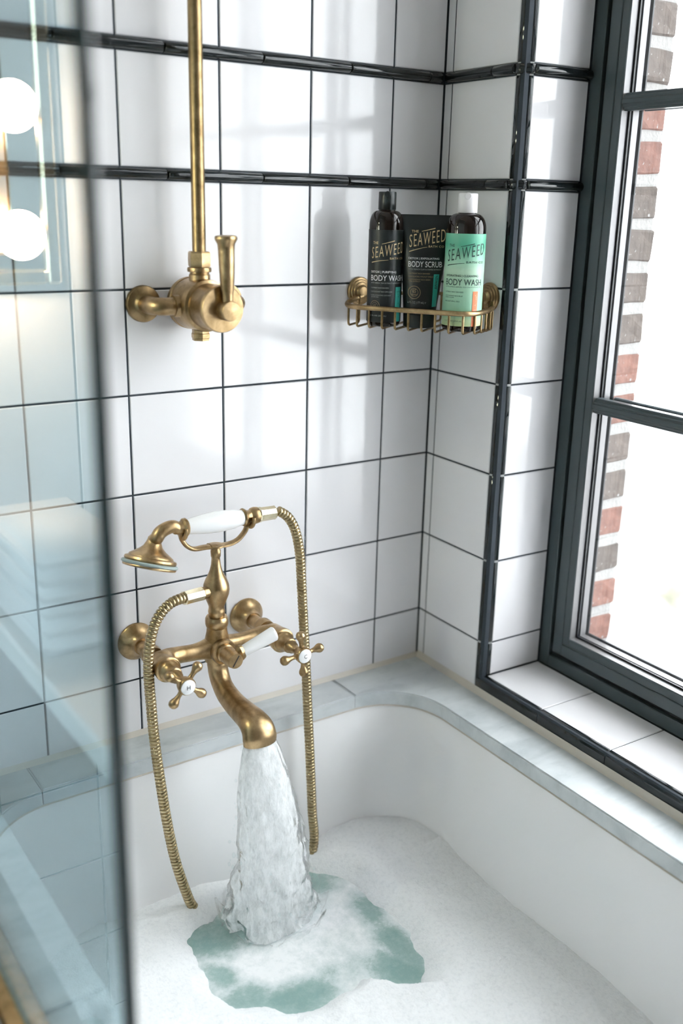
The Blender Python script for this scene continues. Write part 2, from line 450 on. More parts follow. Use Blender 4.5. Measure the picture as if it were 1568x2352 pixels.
for yc in (-.52, -.87, -1.24): MB().bbox(.1745, .184, yc-.011, yc+.011, FZ0+.075, FZ1-.075, .002).build('outer_bar', M['framepaint'], wn, smooth=0)

# --- brick jamb and stone sill outside
we = MB().box(.179, .2455, -.2465, .6, -1.6, 2.2)
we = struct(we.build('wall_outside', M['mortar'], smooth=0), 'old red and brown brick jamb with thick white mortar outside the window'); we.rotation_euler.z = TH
PB = .0666; z = .0263 - 18*PB; k = 0
def brick_mesh(seed):
    rnd = random.Random(seed); bm = bmesh.new(); bmesh.ops.create_cube(bm, size=1)
    bmesh.ops.subdivide_edges(bm, edges=list(bm.edges), cuts=1, use_grid_fill=True)
    for q in bm.verts: q.co = V(q.co.x*.070, q.co.y*.10, q.co.z*.0485)
    bmesh.ops.bevel(bm, geom=[e for e in bm.edges if e.calc_face_angle(0) > .5], offset=.003, segments=1, affect='EDGES')
    for q in bm.verts: q.co += V(rnd.uniform(-1,1), rnd.uniform(-1,1), rnd.uniform(-1,1))*.0011
    me = bpy.data.meshes.new('brick'); bm.to_mesh(me); bm.free(); me.materials.append(M['brick']); return me
bms = [brick_mesh(i) for i in range(7)]
while z < 1.5:
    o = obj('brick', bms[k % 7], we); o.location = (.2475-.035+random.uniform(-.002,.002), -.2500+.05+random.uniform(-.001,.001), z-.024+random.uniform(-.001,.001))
    o.rotation_euler = (random.uniform(-.01,.01), random.uniform(-.03,.03), random.uniform(-.02,.02))
    z += PB; k += 1
o = struct(MB().bbox(.1785, .34, -1.55, -.2, -.70, -.628, .006).build('trim_6', M['stone'], smooth=0), 'pale stone sill outside the window'); o.rotation_euler.z = TH

# ------------------------------------------------------------------ marble deck, tub, water
X0, X1, Y0, Y1 = -.856, -.0885, -1.62, -.0757        # opening of the deck (left, right, near, far)
SL = .022                                            # right edge leans with the window wall
def ring(off=0.0, r=.115, n=14, z=None):
    """rounded opening, counted from the far right corner anticlockwise; off shrinks it"""
    xa, xb, ya, yb = X0+off, X1-off, Y0+off, Y1-off; pts = []
    r = max(r, .01)
    for cx, cy, a0 in ((xb-r, yb-r, 0), (xa+r, yb-r, 90), (xa+r, ya+r, 180), (xb-r, ya+r, 270)):
        for k in range(n+1):
            a = math.radians(a0+90*k/n)
            x, y = cx+r*math.cos(a), cy+r*math.sin(a)
            if x > -.45: x += SL*(y+.2)*min(1, (x+.45)/.3)
            pts.append((x, y))
    return pts
op = ring(); nq = 15
q1, q2, q3, q4 = op[:nq], op[nq:2*nq], op[2*nq:3*nq], op[3*nq:]
bx = lambda y: math.tan(-TH)*y - .002      # window wall line
J1, J2, JL = -.1965, -.752, -.49
yw = -.0015
def edge_y(x, pts):                                  # deck front edge at x on the far side
    return Y1
deck = empty('marble_deck', (-.5, -.8, DECK-.03))
tag(deck, 'grey veined marble deck around the white bathtub', 'bathtub deck')
def slab(poly, joint=.0006):
    mb = MB().prism(poly, DECK-.0245, DECK)
    bm = bmesh.new()
    vs = [bm.verts.new(p) for p in mb.v]
    for f in mb.f: bm.faces.new([vs[i] for i in f])
    bmesh.ops.recalc_face_normals(bm, faces=bm.faces)
    es = [e for e in bm.edges if all(abs(v.co.z-DECK) < 1e-6 for v in e.verts)]
    bmesh.ops.bevel(bm, geom=es, offset=.0022, segments=2, affect='EDGES', clamp_overlap=True)
    me = bpy.data.meshes.new('slab'); bm.to_mesh(me); bm.free()
    me.polygons.foreach_set('use_smooth', [True]*len(me.polygons)); me.set_sharp_from_angle(angle=math.radians(50)); me.materials.append(M['marble'])
    return obj('slab', me, deck)
g = .0005
XO = -1.0; YN = -1.76
a1 = [p for p in q1 if p[0] > J1+g]                   # far right corner arc
slab([(J1+g, yw), (bx(0), yw), (bx(-.85), -.85+g), (X1+SL*(-.65), -.85+g)] + a1 + [(J1+g, Y1)])
slab([(J2+g, yw), (J2+g, Y1), (J1-g, Y1), (J1-g, yw)])
a2 = [p for p in q2 if p[0] < J2-g]
slab([(J2-g, yw), (J2-g, Y1)] + a2 + [(X0, JL+g), (XO, JL+g), (XO, yw)])
slab([(XO, JL-g), (X0, JL-g)] + q3 + [(-.5, Y0), (-.5, YN), (XO, YN)])
slab([(-.5+g, Y0)] + q4 + [(X1+SL*(-.65), -.85-g), (bx(-.85), -.85-g), (bx(YN), YN), (-.5+g, YN)])

# apron under the deck on the room side
ap = struct(MB().box(-.985, -.955, -1.74, -.002, FLOOR, DECK-.0246).build('wall_apron', M['plaster'], smooth=0), 'white panel under the outer edge of the marble deck')
struct(MB().box(-.955, -.03, -1.74, -1.71, FLOOR, DECK-.0246).build('wall_apron_end', M['plaster'], smooth=0), 'white panel under the near edge of the marble deck')

# tub shell
lev = [(-.7268,-.022,.13),(-.7268,-.003,.118),(-.732,.000,.116),(-.80,.006,.122),(-.88,.016,.132),(-.96,.030,.145),(-1.04,.046,.16),(-1.10,.062,.17),(-1.14,.085,.18),(-1.16,.125,.18),(-1.168,.19,.17)]
tv, tf = [], []; nr = None
for (zz, off, r) in lev:
    R_ = ring(off, r); nr = len(R_); tv += [(p[0], p[1], zz) for p in R_]
for i in range(len(lev)-1):
    for k in range(nr): tf.append((i*nr+k, i*nr+(k+1) % nr, (i+1)*nr+(k+1) % nr, (i+1)*nr+k))
tf.append(tuple((len(lev)-1)*nr+k for k in range(nr)))
ov = len(tv)                                          # outside skin so that the shell has thickness
for (zz, off, r) in [(-.731,-.022,.13),(-.745,-.008,.12),(-1.0,.025,.15),(-1.16,.08,.18),(-1.185,.17,.18)]:
    tv += [(p[0], p[1], zz) for p in ring(off-.006, r)]
for i in range(4):
    for k in range(nr): tf.append((ov+i*nr+k, ov+(i+1)*nr+k, ov+(i+1)*nr+(k+1) % nr, ov+i*nr+(k+1) % nr))
tf.append(tuple(ov+4*nr+k for k in range(nr-1, -1, -1)))
for k in range(nr): tf.append((k, ov+k, ov+(k+1) % nr, (k+1) % nr))
tub = MB().add(tv, tf).build('bathtub', M['enamel'], smooth=50, fix=False)
tag(tub, 'white enamel bathtub set under the marble deck, filled with foam', 'bathtub')
mb = MB()
rA, rB = ring(-.001, .116), ring(.0022, .114)
mb.add([(p[0],p[1],-.7264) for p in rA]+[(p[0],p[1],-.7300) for p in rA]+[(p[0],p[1],-.7275) for p in rB],
       [(k, (k+1) % nr, 2*nr+(k+1) % nr, 2*nr+k) for k in range(nr)]+[(2*nr+k, 2*nr+(k+1) % nr, nr+(k+1) % nr, nr+k) for k in range(nr)])
mb.build('sealant', M['caulk'], tub, smooth=60)

# water and foam
WZ = -.962
def inside(x, y, off):
    xa, xb, ya, yb = X0+off, X1-off+SL*(y+.2), Y0+off, Y1-off; r = .14
    if x < xa or x > xb or y < ya or y > yb: return False
    cx = min(max(x, xa+r), xb-r); cy = min(max(y, ya+r), yb-r)
    return (x-cx)**2+(y-cy)**2 <= r*r
def fbm(x, y, s, o=3, seed=0):
    return noise.fractal(Vector((x*s+seed*7.3, y*s-seed*3.1, seed*1.7)), 1.0, 2.0, o)
ex, ey = Vector((RT.x, RT.y, 0)).normalized(), Vector((FW.x, FW.y, 0)).normalized()
# open patches in the suds: centre, half sizes, turn (degrees), strength
LAND = V(-.440, -.205, 0)
holes = [((-.562,-.200),.050,.044,-20,1.0), ((-.520,-.185),.040,.04,0,.9), ((-.440,-.185),.085,.060,5,1.0), ((-.350,-.150),.045,.050,0,1.0),
         ((-.578,-.285),.026,.036,20,.85), ((-.560,-.345),.036,.034,-25,.75), ((-.500,-.378),.062,.036,-18,1.0), ((-.450,-.370),.040,.025,0,.55),
         ((-.345,-.420),.042,.050,10,1.0), ((-.310,-.365),.034,.060,0,.95), ((-.305,-.285),.024,.050,0,.75), ((-.385,-.395),.045,.030,0,.45)]
def openness(x, y):
    m_ = 0
    wx = x+.020*fbm(x, y, 11, 3, 1); wy = y+.020*fbm(x, y, 11, 3, 2)
    for (cx, cy), a, b, t, s_ in holes:
        t = math.radians(t); dx, dy = wx-cx, wy-cy
        u_ = (dx*math.cos(t)+dy*math.sin(t))/a; v_ = (-dx*math.sin(t)+dy*math.cos(t))/b
        d_ = (u_*u_+v_*v_)**.5
        m_ = max(m_, s_*max(0, min(1, 1.45-d_*.95)))
    return m_
rim_a = [-61,-43,-8,37,73,99,120,135,150,184,221,252,275,286,299]; rim_r = [.208,.199,.150,.164,.160,.150,.132,.136,.168,.150,.152,.144,.135,.128,.208]
def oval(x, y):
    x += .016*fbm(x, y, 14, 3, 21); y += .016*fbm(x, y, 14, 3, 22)
    dx, dy = x+.44, y+.27; a = math.degrees(math.atan2(dy, dx))
    if a < -61: a += 360
    return math.hypot(dx, dy)/np.interp(a, rim_a, rim_r)
def sstep(t): t = max(0, min(1, t)); return t*t*(3-2*t)
def thin_left(x, y): return sstep((-.725-x+.03*fbm(x, y, 9, 2, 31))/.06)*sstep((-.20-y)/.08)
st = .0038; nx = int((X1-X0+.02)/st)+2; ny = int((Y1-Y0)/st)+2
idx = {}; fv, ff = [], []
for j in range(ny):
    for i in range(nx):
        x, y = X0+i*st, Y0+j*st
        if not inside(x, y, .020): continue
        ov_ = oval(x, y); e = min(ov_-1.0, (1-thin_left(x, y)*2)*.4+.2 if thin_left(x, y) > 0 else 9)
        if e < -.05: continue
        thick = .013+.009*(.5+.5*fbm(x, y, 6, 2, 5))+.0022*fbm(x, y, 30, 3, 6)
        mound = .022*math.exp(-((x+.16)**2/.02+(y+.17)**2/.012))+.012*math.exp(-((x+.2)**2/.03+(y+.55)**2/.08))
        zz = WZ-.007+(thick+mound+.005)*math.sqrt(sstep((e+.05)/.30))+.0010*fbm(x, y, 160, 2, 8)
        idx[i, j] = len(fv); fv.append((x, y, zz))
for (i, j), a in idx.items():
    if (i+1, j) in idx and (i, j+1) in idx and (i+1, j+1) in idx: ff.append((a, idx[i+1, j], idx[i+1, j+1], idx[i, j+1]))
m = M['foam'] = mat('bath_foam', (.90,.915,.935), .6)
co = coords(m); vo = N(m, 'ShaderNodeTexVoronoi'); vo.inputs['Scale'].default_value = 330; L(m, co, vo.inputs['Vector'])
nz = noisetex(m, co, 120, 5, .7); ad = N(m, 'ShaderNodeMath', operation='ADD'); L(m, vo.outputs['Distance'], ad.inputs[0]); L(m, nz, ad.inputs[1]); bump(m, ad.outputs[0], .22, .003)
n6 = noisetex(m, co, 170, 4, .75); rp = ramp(m, n6, [(.30,(.78,.80,.825)),(.52,(.88,.895,.915))]); L(m, rp.outputs[0], B(m).inputs['Base Color'])
foam = tag(MB().add(fv, ff).build('bath_foam', m, smooth=180, fix=False), 'white bubble bath foam floating on the tub water', 'foam', kind='stuff')

st = .0035; idx = {}; fv, ff, fd = [], [], []
for j in range(int((Y1-Y0)/st)+2):
    for i in range(int((X1-X0)/st)+2):
        x, y = X0+i*st, Y0+j*st
        if not inside(x, y, .022): continue
        r_ = math.hypot(x-LAND.x, y-LAND.y); near = math.hypot(x+.44, y+.27) < .26
        zz = WZ+.0030*fbm(x, y, 24, 3, 4)*math.exp(-r_/.22)+.003*math.cos(r_*95)*math.exp(-r_/.07)
        sd = 1.0
        if near: sd = .86-.84*openness(x, y)+.16*fbm(x, y, 20, 4, 12)+.10*fbm(x, y, 70, 3, 13)
        tl_ = thin_left(x, y)
        if tl_ > 0: sd = min(sd, 1-tl_*(.62+.35*fbm(x, y, 22, 4, 14)))
        idx[i, j] = len(fv); fv.append((x, y, zz)); fd.append(max(0, min(1, sd)))
for (i, j), a in idx.items():
    if (i+1, j) in idx and (i, j+1) in idx and (i+1, j+1) in idx: ff.append((a, idx[i+1, j], idx[i+1, j+1], idx[i, j+1]))
m = M['water'] = mat('green_bath_water', (.33,.46,.41), .05, IOR=1.33)
at_ = N(m, 'ShaderNodeAttribute'); at_.attribute_name = 'suds'
n7 = noisetex(m, coords(m), 150, 4, .75); mv = N(m, 'ShaderNodeMath', operation='MULTIPLY_ADD'); L(m, n7, mv.inputs[0]); mv.inputs[1].default_value = .55; mv.inputs[2].default_value = -.275
av = N(m, 'ShaderNodeMath', operation='ADD'); av.use_clamp = True; L(m, at_.outputs['Fac'], av.inputs[0]); L(m, mv.outputs[0], av.inputs[1])
rp = ramp(m, av.outputs[0], [(0,(.25,.38,.36)),(.25,(.34,.46,.445)),(.60,(.64,.70,.71)),(.95,(.88,.895,.915))]); L(m, rp.outputs[0], B(m).inputs['Base Color'])
r2 = ramp(m, av.outputs[0], [(.15,(.04,)*3),(.6,(.45,)*3)]); L(m, r2.outputs[0], B(m).inputs['Roughness'])
bump(m, noisetex(m, coords(m), 70, 3), .18, .004)
me = MB().add(fv, ff).mesh('bath_water', m, smooth=180, fix=False)
al = me.attributes.new('suds', 'FLOAT', 'POINT'); al.data.foreach_set('value', fd)
tag(obj('bath_water', me), 'pale green bath water with thin suds inside the foam ring', 'water')

# running water
SP = V(-.470, -.2170, -.638)                         # spout mouth
m = M['stream'] = bpy.data.materials.new('aerated_water'); m.use_nodes = True; nt = m.node_tree
nt.nodes.clear(); o_ = nt.nodes.new('ShaderNodeOutputMaterial')
df = N(m, 'ShaderNodeBsdfDiffuse'); df.inputs[0].default_value = (.97,.98,.99,1); tl = N(m, 'ShaderNodeBsdfTranslucent'); tl.inputs[0].default_value = (.97,.98,.99,1)
gl = N(m, 'ShaderNodeBsdfGlossy'); gl.inputs['Roughness'].default_value = .08; tr = N(m, 'ShaderNodeBsdfTransparent'); tr.inputs[0].default_value = (.97,.99,.99,1)
sv = coords(m, (1,1,.35)); sn = noisetex(m, sv, 60, 4, .65, .6); bp = N(m, 'ShaderNodeBump'); bp.inputs['Strength'].default_value = .2; bp.inputs['Distance'].default_value = .008; L(m, sn, bp.inputs['Height'])
for q in (df, tl, gl): L(m, bp.outputs[0], q.inputs['Normal'])
m1 = N(m, 'ShaderNodeMixShader'); m1.inputs[0].default_value = .35; L(m, df.outputs[0], m1.inputs[1]); L(m, tl.outputs[0], m1.inputs[2])
fr = N(m, 'ShaderNodeFresnel'); fr.inputs[0].default_value = 1.1; L(m, bp.outputs[0], fr.inputs['Normal']); m2 = N(m, 'ShaderNodeMixShader'); L(m, fr.outputs[0], m2.inputs[0]); L(m, m1.outputs[0], m2.inputs[1]); L(m, gl.outputs[0], m2.inputs[2])
s2 = noisetex(m, sv, 110, 5, .7, .2); rp = ramp(m, s2, [(.28,(.42,)*3),(.60,(.86,)*3)]); m3 = N(m, 'ShaderNodeMixShader'); L(m, rp.outputs[0], m3.inputs[0]); L(m, tr.outputs[0], m3.inputs[1]); L(m, m2.outputs[0], m3.inputs[2]); L(m, m3.outputs[0], o_.inputs[0])
def stream_mesh(k0, seed, nt_=110, na=64):
    vs, fs = [], []
    for i in range(nt_+1):
        t = i/nt_; c = SP.lerp(V(LAND.x, LAND.y, WZ+.004), t); c.y += -.012*math.sin(math.pi*t)
        ra = (.0235+.046*t**.6+.008*t**6)*k0; rb = (.012+.044*t**.75+.010*t**6)*k0
        for k in range(na):
            a = 2*math.pi*k/na
            f = 1+(.04+.17*t)*noise.fractal(Vector((math.cos(a)*2.2+seed, math.sin(a)*2.2, t*5.5)), 1, 2, 4)
            f += .06*t*noise.fractal(Vector((math.cos(a)*7+seed, math.sin(a)*7, t*16)), 1, 2, 2)
            vs.append((c.x+ra*f*math.cos(a), c.y+rb*f*math.sin(a), c.z+(.006*t*noise.noise(Vector((a*3, t*9, seed))))))
    for i in range(nt_):
        for k in range(na):
            k2 = (k+1) % na; fs.append((i*na+k, i*na+k2, (i+1)*na+k2, (i+1)*na+k))
    return MB().add(vs, fs)
strm = empty('water_stream', (LAND.x, LAND.y, WZ)); tag(strm, 'splashing water falling from the brass tub spout', 'water')
stream_mesh(1.0, 0).build('outer_sheet', M['stream'], strm, smooth=180, fix=False)
stream_mesh(.72, 5).build('core', M['stream'], strm, smooth=180, fix=False)
m = M['drop'] = archglass('clear_water', (.97,.99,.99), 1.33)
mb = MB()
for k in range(240):
    t = random.random()**.6; a = random.uniform(0, 2*math.pi); rr = (.024+.05*t)*random.uniform(.85, 1.18)
    c = SP.lerp(V(LAND.x, LAND.y, WZ), t)+V(rr*math.cos(a), rr*.9*math.sin(a), random.uniform(0,.01))
    mb.sphere(c, random.uniform(.0008, .0024+.0026*t**4), 10, 7, (1,1,random.uniform(1,1.9)))
tag(mb.build('droplets', m, strm, smooth=180, fix=False), None, kind='stuff')
# splash crown round the foot of the stream
vs, fs = [], []; na = 150; nt_ = 14
for i in range(nt_+1):
    t = i/nt_
    for k in range(na):
        a = 2*math.pi*k/na
        n_ = noise.fractal(Vector((math.cos(a)*3, math.sin(a)*3, 4.2)), 1, 2, 4)
        hgt = max(.004, .018+.030*n_); rr = .070+.012*math.sin(t*2.2)+.010*n_+.004*noise.noise(Vector((a*9, t*4, 1)))
        vs.append((LAND.x+rr*math.cos(a)*1.08, LAND.y+rr*math.sin(a), WZ-.004+hgt*math.sin(t*math.pi*.62)))
for i in range(nt_):
    for k in range(na):
        k2 = (k+1) % na; fs.append((i*na+k, i*na+k2, (i+1)*na+k2, (i+1)*na+k))
m = M['splash'] = mat('clear_splash', (.85,.9,.9), .04, IOR=1.33); bump(m, noisetex(m, coords(m), 80, 3), .6, .006)
s3 = noisetex(m, coords(m), 60, 3, .6); rp = ramp(m, s3, [(.4,(.03,)*3),(.7,(.20,)*3)]); L(m, rp.outputs[0], B(m).inputs['Alpha'])
MB().add(vs, fs).build('splash_crown', m, strm, smooth=180, fix=False)

# ------------------------------------------------------------------ glass shower screen on the deck
GX0, GX1 = -.909, -.899
gs = empty('shower_screen', (-.904, -.4, DECK)); tag(gs, 'clear green tinted glass shower screen standing on the tub deck', 'shower screen')
MB().box(GX0, GX1, -.7800, -.012, DECK+.0015, .98).build('pane', M['screen'], gs, smooth=0)
MB().bbox(GX0, GX1, -.785, -.7801, DECK+.0015, .98, .0012).build('polished_edge', M['screen_edge'], gs, smooth=0)
MB().bbox(-.930, GX0-.0004, -.784, -.004, DECK+.0002, DECK+.012, .003).build('channel', M['brass_dark'], gs, smooth=40)
for zc in (-.45, .6):
    MB().bbox(GX0-.008, GX0-.0003, -.075, -.004, zc-.03, zc+.03, .002).build('hinge', M['brass_dark'], gs, smooth=40)

# ------------------------------------------------------------------ bath mixer
FX, FY, FZ = -.470, -.085, -.538                     # centre of the mixer body
def c1(x, y, Y=FY): return at(260+x/3.0154, 1120+y/3.0154, 'y', Y)
fa = empty('bath_mixer', (FX, 0, FZ)); tag(fa, 'aged brass wall mounted bath mixer with two cross handles over the tub', 'faucet')
body = MB()
xs = np.linspace(-.098, .098, 41)
bpth = cr([(FX-.096,FY-.036,FZ),(FX-.0955,FY-.020,FZ+.0005),(FX-.088,FY-.005,FZ+.002),(FX-.070,FY,FZ+.002),(FX-.040,FY,FZ),(FX,FY,FZ),(FX+.040,FY,FZ),(FX+.070,FY,FZ+.002),(FX+.088,FY-.005,FZ+.002),(FX+.0955,FY-.020,FZ+.0005),(FX+.096,FY-.036,FZ)], 7)
body.tube(bpth, [.0128+.0070*math.exp(-((p[0]-FX)/.022)**2)+.0040*math.exp(-((abs(p[0]-FX)-.098)/.020)**2) for p in bpth], 28)
for s_ in (-1, 1): body.sphere((FX+s_*.094, FY-.008, FZ+.001), .0178, 24, 14)
body.lathe([(.0195,-.022),(.0205,-.010),(.0205,.004),(.0185,.016),(.0162,.026),(.0155,.032),(.0150,.036)], (FX, FY, FZ), (0,0,1), 28)
body = body.build('body', M['brass'], fa)
for s_ in (-1, 1):
    x = FX+s_*.098
    MB().lathe([(.0305,.0005),(.0305,.003),(.0295,.0048),(.022,.011),(.0165,.016),(.0140,.021),(.0135,.0235),(.0135,.026)], (x, 0, FZ), (0,-1,0), 40).build('wall_flange', M['brass'], fa)
    st_ = MB().lathe([(.0108,.022),(.0108,.052),(.0150,.053),(.0158,.055),(.0158,.062),(.0150,.066),(.0150,.070)], (x, 0, FZ), (0,-1,0), 28)
    st_.build('inlet_pipe', M['brass'], fa)
    vb = MB().lathe([(.0170,.085),(.0182,.105),(.0196,.112),(.0200,.117),(.0196,.120),(.0165,.1215),(.0165,.126),(.0150,.128),(.0120,.1325),(.0118,.142),(.0100,.1435),(.0096,.150),(.0078,.152),(.0062,.160),(.0060,.170)], (x, 0, FZ), (0,-1,0), 32)
    vb.build('valve', M['brass'], fa)
    # cross handle
    Yh = -.176
    hub = MB().lathe([(.0085,-.010),(.0110,-.006),(.0128,0),(.0132,.004),(.0132,.0075),(.0122,.0090)], (x, Yh, FZ), (0,-1,0), 28)
    ang0 = math.radians(52 if s_ < 0 else 6)
    hd = hub.build('cross_handle', M['brass'], fa)
    for k in range(4):
        a = ang0+k*math.pi/2; d = V(math.cos(a), 0, math.sin(a)); p0 = V(x, Yh-.001, FZ)
        arm = MB().lathe([(.0050,.009),(.0036,.014),(.0034,.018),(.0044,.023),(.0062,.0265),(.0074,.0300),(.0074,.0325),(.0060,.0360),(.0030,.0380)], p0, d, 20)
        arm.build('arm', M['brass'], hd)
    MB().lathe([(.0112,.0085),(.0112,.0100),(.0100,.0108),(.0004,.0112)], (x, Yh, FZ), (0,-1,0), 28).build('porcelain_button', M['porcelain'], hd)
# diverter on the front of the body
dv = MB().lathe([(.0175,.085),(.0190,.098),(.0202,.102),(.0204,.107),(.0190,.1095),(.0150,.1105),(.0148,.117),(.0134,.1185),(.0134,.140),(.0124,.1435),(.0118,.1465)], (FX, 0, FZ), (0,-1,0), 32).build('diverter', M['brass'], fa)
MB().add([(FX-.0060,-.1469,FZ-.0078),(FX-.0044,-.1469,FZ-.0086),(FX+.0060,-.1469,FZ+.0078),(FX+.0044,-.1469,FZ+.0086)],[(0,1,2,3)]).build('screw_slot', M['ink'], dv, smooth=0, fix=False)
p0 = c1(868, 1150, -.134); p1 = c1(1118, 1008, -.134); dd = (p1-p0).normalized(); LL = (p1-p0).length
MB().lathe([(.0036,-.016),(.0042,-.004),(.0072,.0),(.0090,.003),(.0078,.008)], p0, dd, 20, ref=(0,1,0), flat=1.5).build('lever_socket', M['brass'], dv)
MB().lathe([(.0072,.006),(.0080,.0075),(.0104,LL-.005),(.0104,LL-.0015),(.0092,LL)], p0, dd, 28, ref=(0,1,0), flat=1.15).build('porcelain_lever', M['porcelain'], dv)
# neck with diverter bulb and cradle
zz_ = lambda y: -.376-(y-420)*.000236

hexp = [(.0148, zz_(968)), (.0166, zz_(960)), (.0178, zz_(944)), (.0180, zz_(922)), (.0176, zz_(902)), (.0160, zz_(887)), (.0128, zz_(884))]

MB().lathe(hexp, (FX, FY, 0), (0,0,1), 12).build('union_nut', M['brass'], fa, smooth=38)
pr = [(.0126,890),(.0124,868),(.0132,856),(.0130,846),(.0122,832),(.0122,815),(.0138,795),(.0165,765),(.0196,730),(.0204,700),(.0195,668),(.0162,630),(.0122,598),(.0092,565),(.0074,530),(.0066,495),(.0066,480),(.0076,474),(.0078,436),(.0070,430),(.0068,415)]
MB().lathe([(r, zz_(y)) for r, y in pr], (FX, FY, 0), (0,0,1), 32).build('riser_bulb', M['brass'], fa)
# inlet of the hose on the bulb
h0 = V(FX, FY, zz_(705)); h1 = c1(484, 768, FY-.012); hd_ = (h1-h0).normalized(); HL = (h1-h0).length
MB().lathe([(.0120,.006),(.0098,.016),(.0092,.022),(.0094,.027)], h0, hd_, 24).build('hose_inlet', M['brass'], fa)
MB().lathe([(.0104,.027),(.0110,.0285),(.0106,HL-.006),(.0108,HL-.002),(.0095,HL)], h0, hd_, 8).build('hose_connector', M['brass_light'], fa, smooth=20)
# cradle fork
zc = -.335; XA, XB = c1(478, 270).x, c1(938, 200).x
pl = MB().lathe([(.0068,zz_(415)),(.0120,zz_(408)),(.0140,zz_(404)),(.0130,zz_(398)),(.006,zz_(394))], (FX, FY, 0), (0,0,1), 24)
crd = pl.build('cradle', M['brass'], fa)
armL = cr([c1(735,402), c1(640,412), c1(560,425), c1(510,405), c1(478,365), c1(468,330), c1(478,300)], 6)
armR = cr([c1(665,404), c1(780,395), c1(855,365), c1(905,310), c1(925,270), c1(945,238)], 6)
for a_ in (armL, armR):
    n_ = len(a_)
    MB().tube(a_, [.0046]*n_, 14, ell=[(.75, 1.15+.9*math.exp(-(i/(n_*.28))**2)) for i in range(n_)], ref=(0,0,1)).build('fork_arm', M['brass'], crd)
    e_ = Vector(a_[-1]); X_ = e_.x
    for sy in (-1, 1):
        pp = [(X_, FY+sy*.0135*math.sin(t), zc-.0015-.0145*math.cos(t)) for t in np.linspace(0, 1.75, 9)]
        MB().tube(pp, [.0040-.0012*i/8 for i in range(9)], 10).build('prong', M['brass'], crd)
# spout
sp = cr([(FX,FY,-.548),(FX,FY-.0005,-.566),(FX,FY-.005,-.5825),(FX,FY-.0165,-.5970),(FX,FY-.035,-.6065),(FX,FY-.062,-.6118),(FX,FY-.090,-.6130),(FX,FY-.112,-.6142),(FX,FY-.1265,-.6200),(FX,FY-.1325,-.6310),(FX,FY-.1330,-.6400)], 6)
n_ = len(sp); rs = np.interp(np.arange(n_)/(n_-1), [0,.12,.3,.45,.6,.75,.9,1], [.0158,.0150,.0148,.0165,.0195,.0230,.0252,.0246])
f_ = np.interp(np.arange(n_)/(n_-1), [0,.4,.7,.9,1], [1,1,.80,.70,.64])
spm = MB().tube(sp, list(rs), 28, ell=[(float(f), 1.08) for f in f_], ref=(0,-1,0)).build('spout', M['brass'], fa)
MB().lathe([(.0156,-.003),(.0160,0),(.0160,.004),(.0152,.006)], (FX, FY, -.568), (0,0,1), 28).build('spout_collar', M['brass'], spm)

# letters on the porcelain buttons
def text_mesh(body_, size=1.0, bold=0.0, spacing=1.0):
    cu = bpy.data.curves.new('txt', 'FONT'); cu.body = body_; cu.size = size; cu.resolution_u = 3; cu.space_character = spacing; cu.offset = bold
    ob = bpy.data.objects.new('txt', cu); COL.objects.link(ob)
    me = bpy.data.meshes.new_from_object(ob.evaluated_get(bpy.context.evaluated_depsgraph_get()))
    vs = [tuple(v.co)[:2] for v in me.vertices]; fs = [tuple(p.vertices) for p in me.polygons]
    bpy.data.objects.remove(ob); bpy.data.curves.remove(cu); bpy.data.meshes.remove(me)
    return vs, fs
def fit(body_, u0, u1, v0, v1, bold=0.0, slope=0.0, spacing=1.0):
    """lettering stretched to the box u0..u1, v0..v1; slope lifts the line along u"""
    vs, fs = text_mesh(body_, 1.0, bold, spacing)
    if not vs: return [], []
    a0, a1 = min(v[0] for v in vs), max(v[0] for v in vs); b0, b1 = min(v[1] for v in vs), max(v[1] for v in vs)
    out = []
    for x, y in vs:
        u_ = u0+(x-a0)/(a1-a0)*(u1-u0); out.append((u_, v0+(y-b0)/(b1-b0)*(v1-v0)+slope*(u_-u0)))
    return out, fs

for s_, ch in ((-1, 'H'), (1, 'C')):
    hd = [o for o in fa.children if o.name.startswith('cross_handle')][0 if s_ < 0 else 1]
    vs, fs = fit(ch, -.0026, .0026, -.0032, .0032)
    x = FX+s_*.098
    MB().add([(x+a, -.1875, FZ+b_) for a, b_ in vs], fs).build('letter', M['ink'], hd, smooth=0, fix=False)

# ------------------------------------------------------------------ hand shower resting in the cradle
hs = empty('hand_shower', (FX, FY, zc)); tag(hs, 'brass telephone style hand shower with white porcelain grip resting in the cradle', 'hand shower')
xl, xr = c1(505, 255).x, c1(893, 192).x; Lh = xr-xl
MB().lathe([(.0108,0),(.0122,.008),(.0146,.026),(.0160,.046),(.0160,.058),(.0145,.078),(.0122,Lh-.006),(.0116,Lh)], (xl, FY, zc), (1,0,0), 32).build('grip', M['porcelain'], hs)
MB().lathe([(.0080,-.019),(.0088,-.016),(.0098,-.012),(.0100,-.007),(.0134,-.0045),(.0138,-.001),(.0125,.0008)], (xl, FY, zc), (1,0,0), 28).build('collar', M['brass'], hs)
MB().lathe([(.0125,-.0008),(.0140,.0015),(.0128,.004),(.0098,.008),(.0096,.013),(.0124,.0165),(.0132,.021),(.0126,.026),(.0104,.028)], (xr, FY, zc), (1,0,0), 28).build('collar', M['brass'], hs)
xc0 = xr+.027; xc1 = c1(1117, 158).x
cn = MB().lathe([(.0112,0),(.0122,.0015),(.0122,.004),(.0112,.005),(.0108,xc1-xc0-.004),(.0112,xc1-xc0-.001),(.0098,xc1-xc0)], (xc0, FY, zc), (1,0,-.02), 9); cn.build('hose_connector', M['brass_light'], hs, smooth=20)
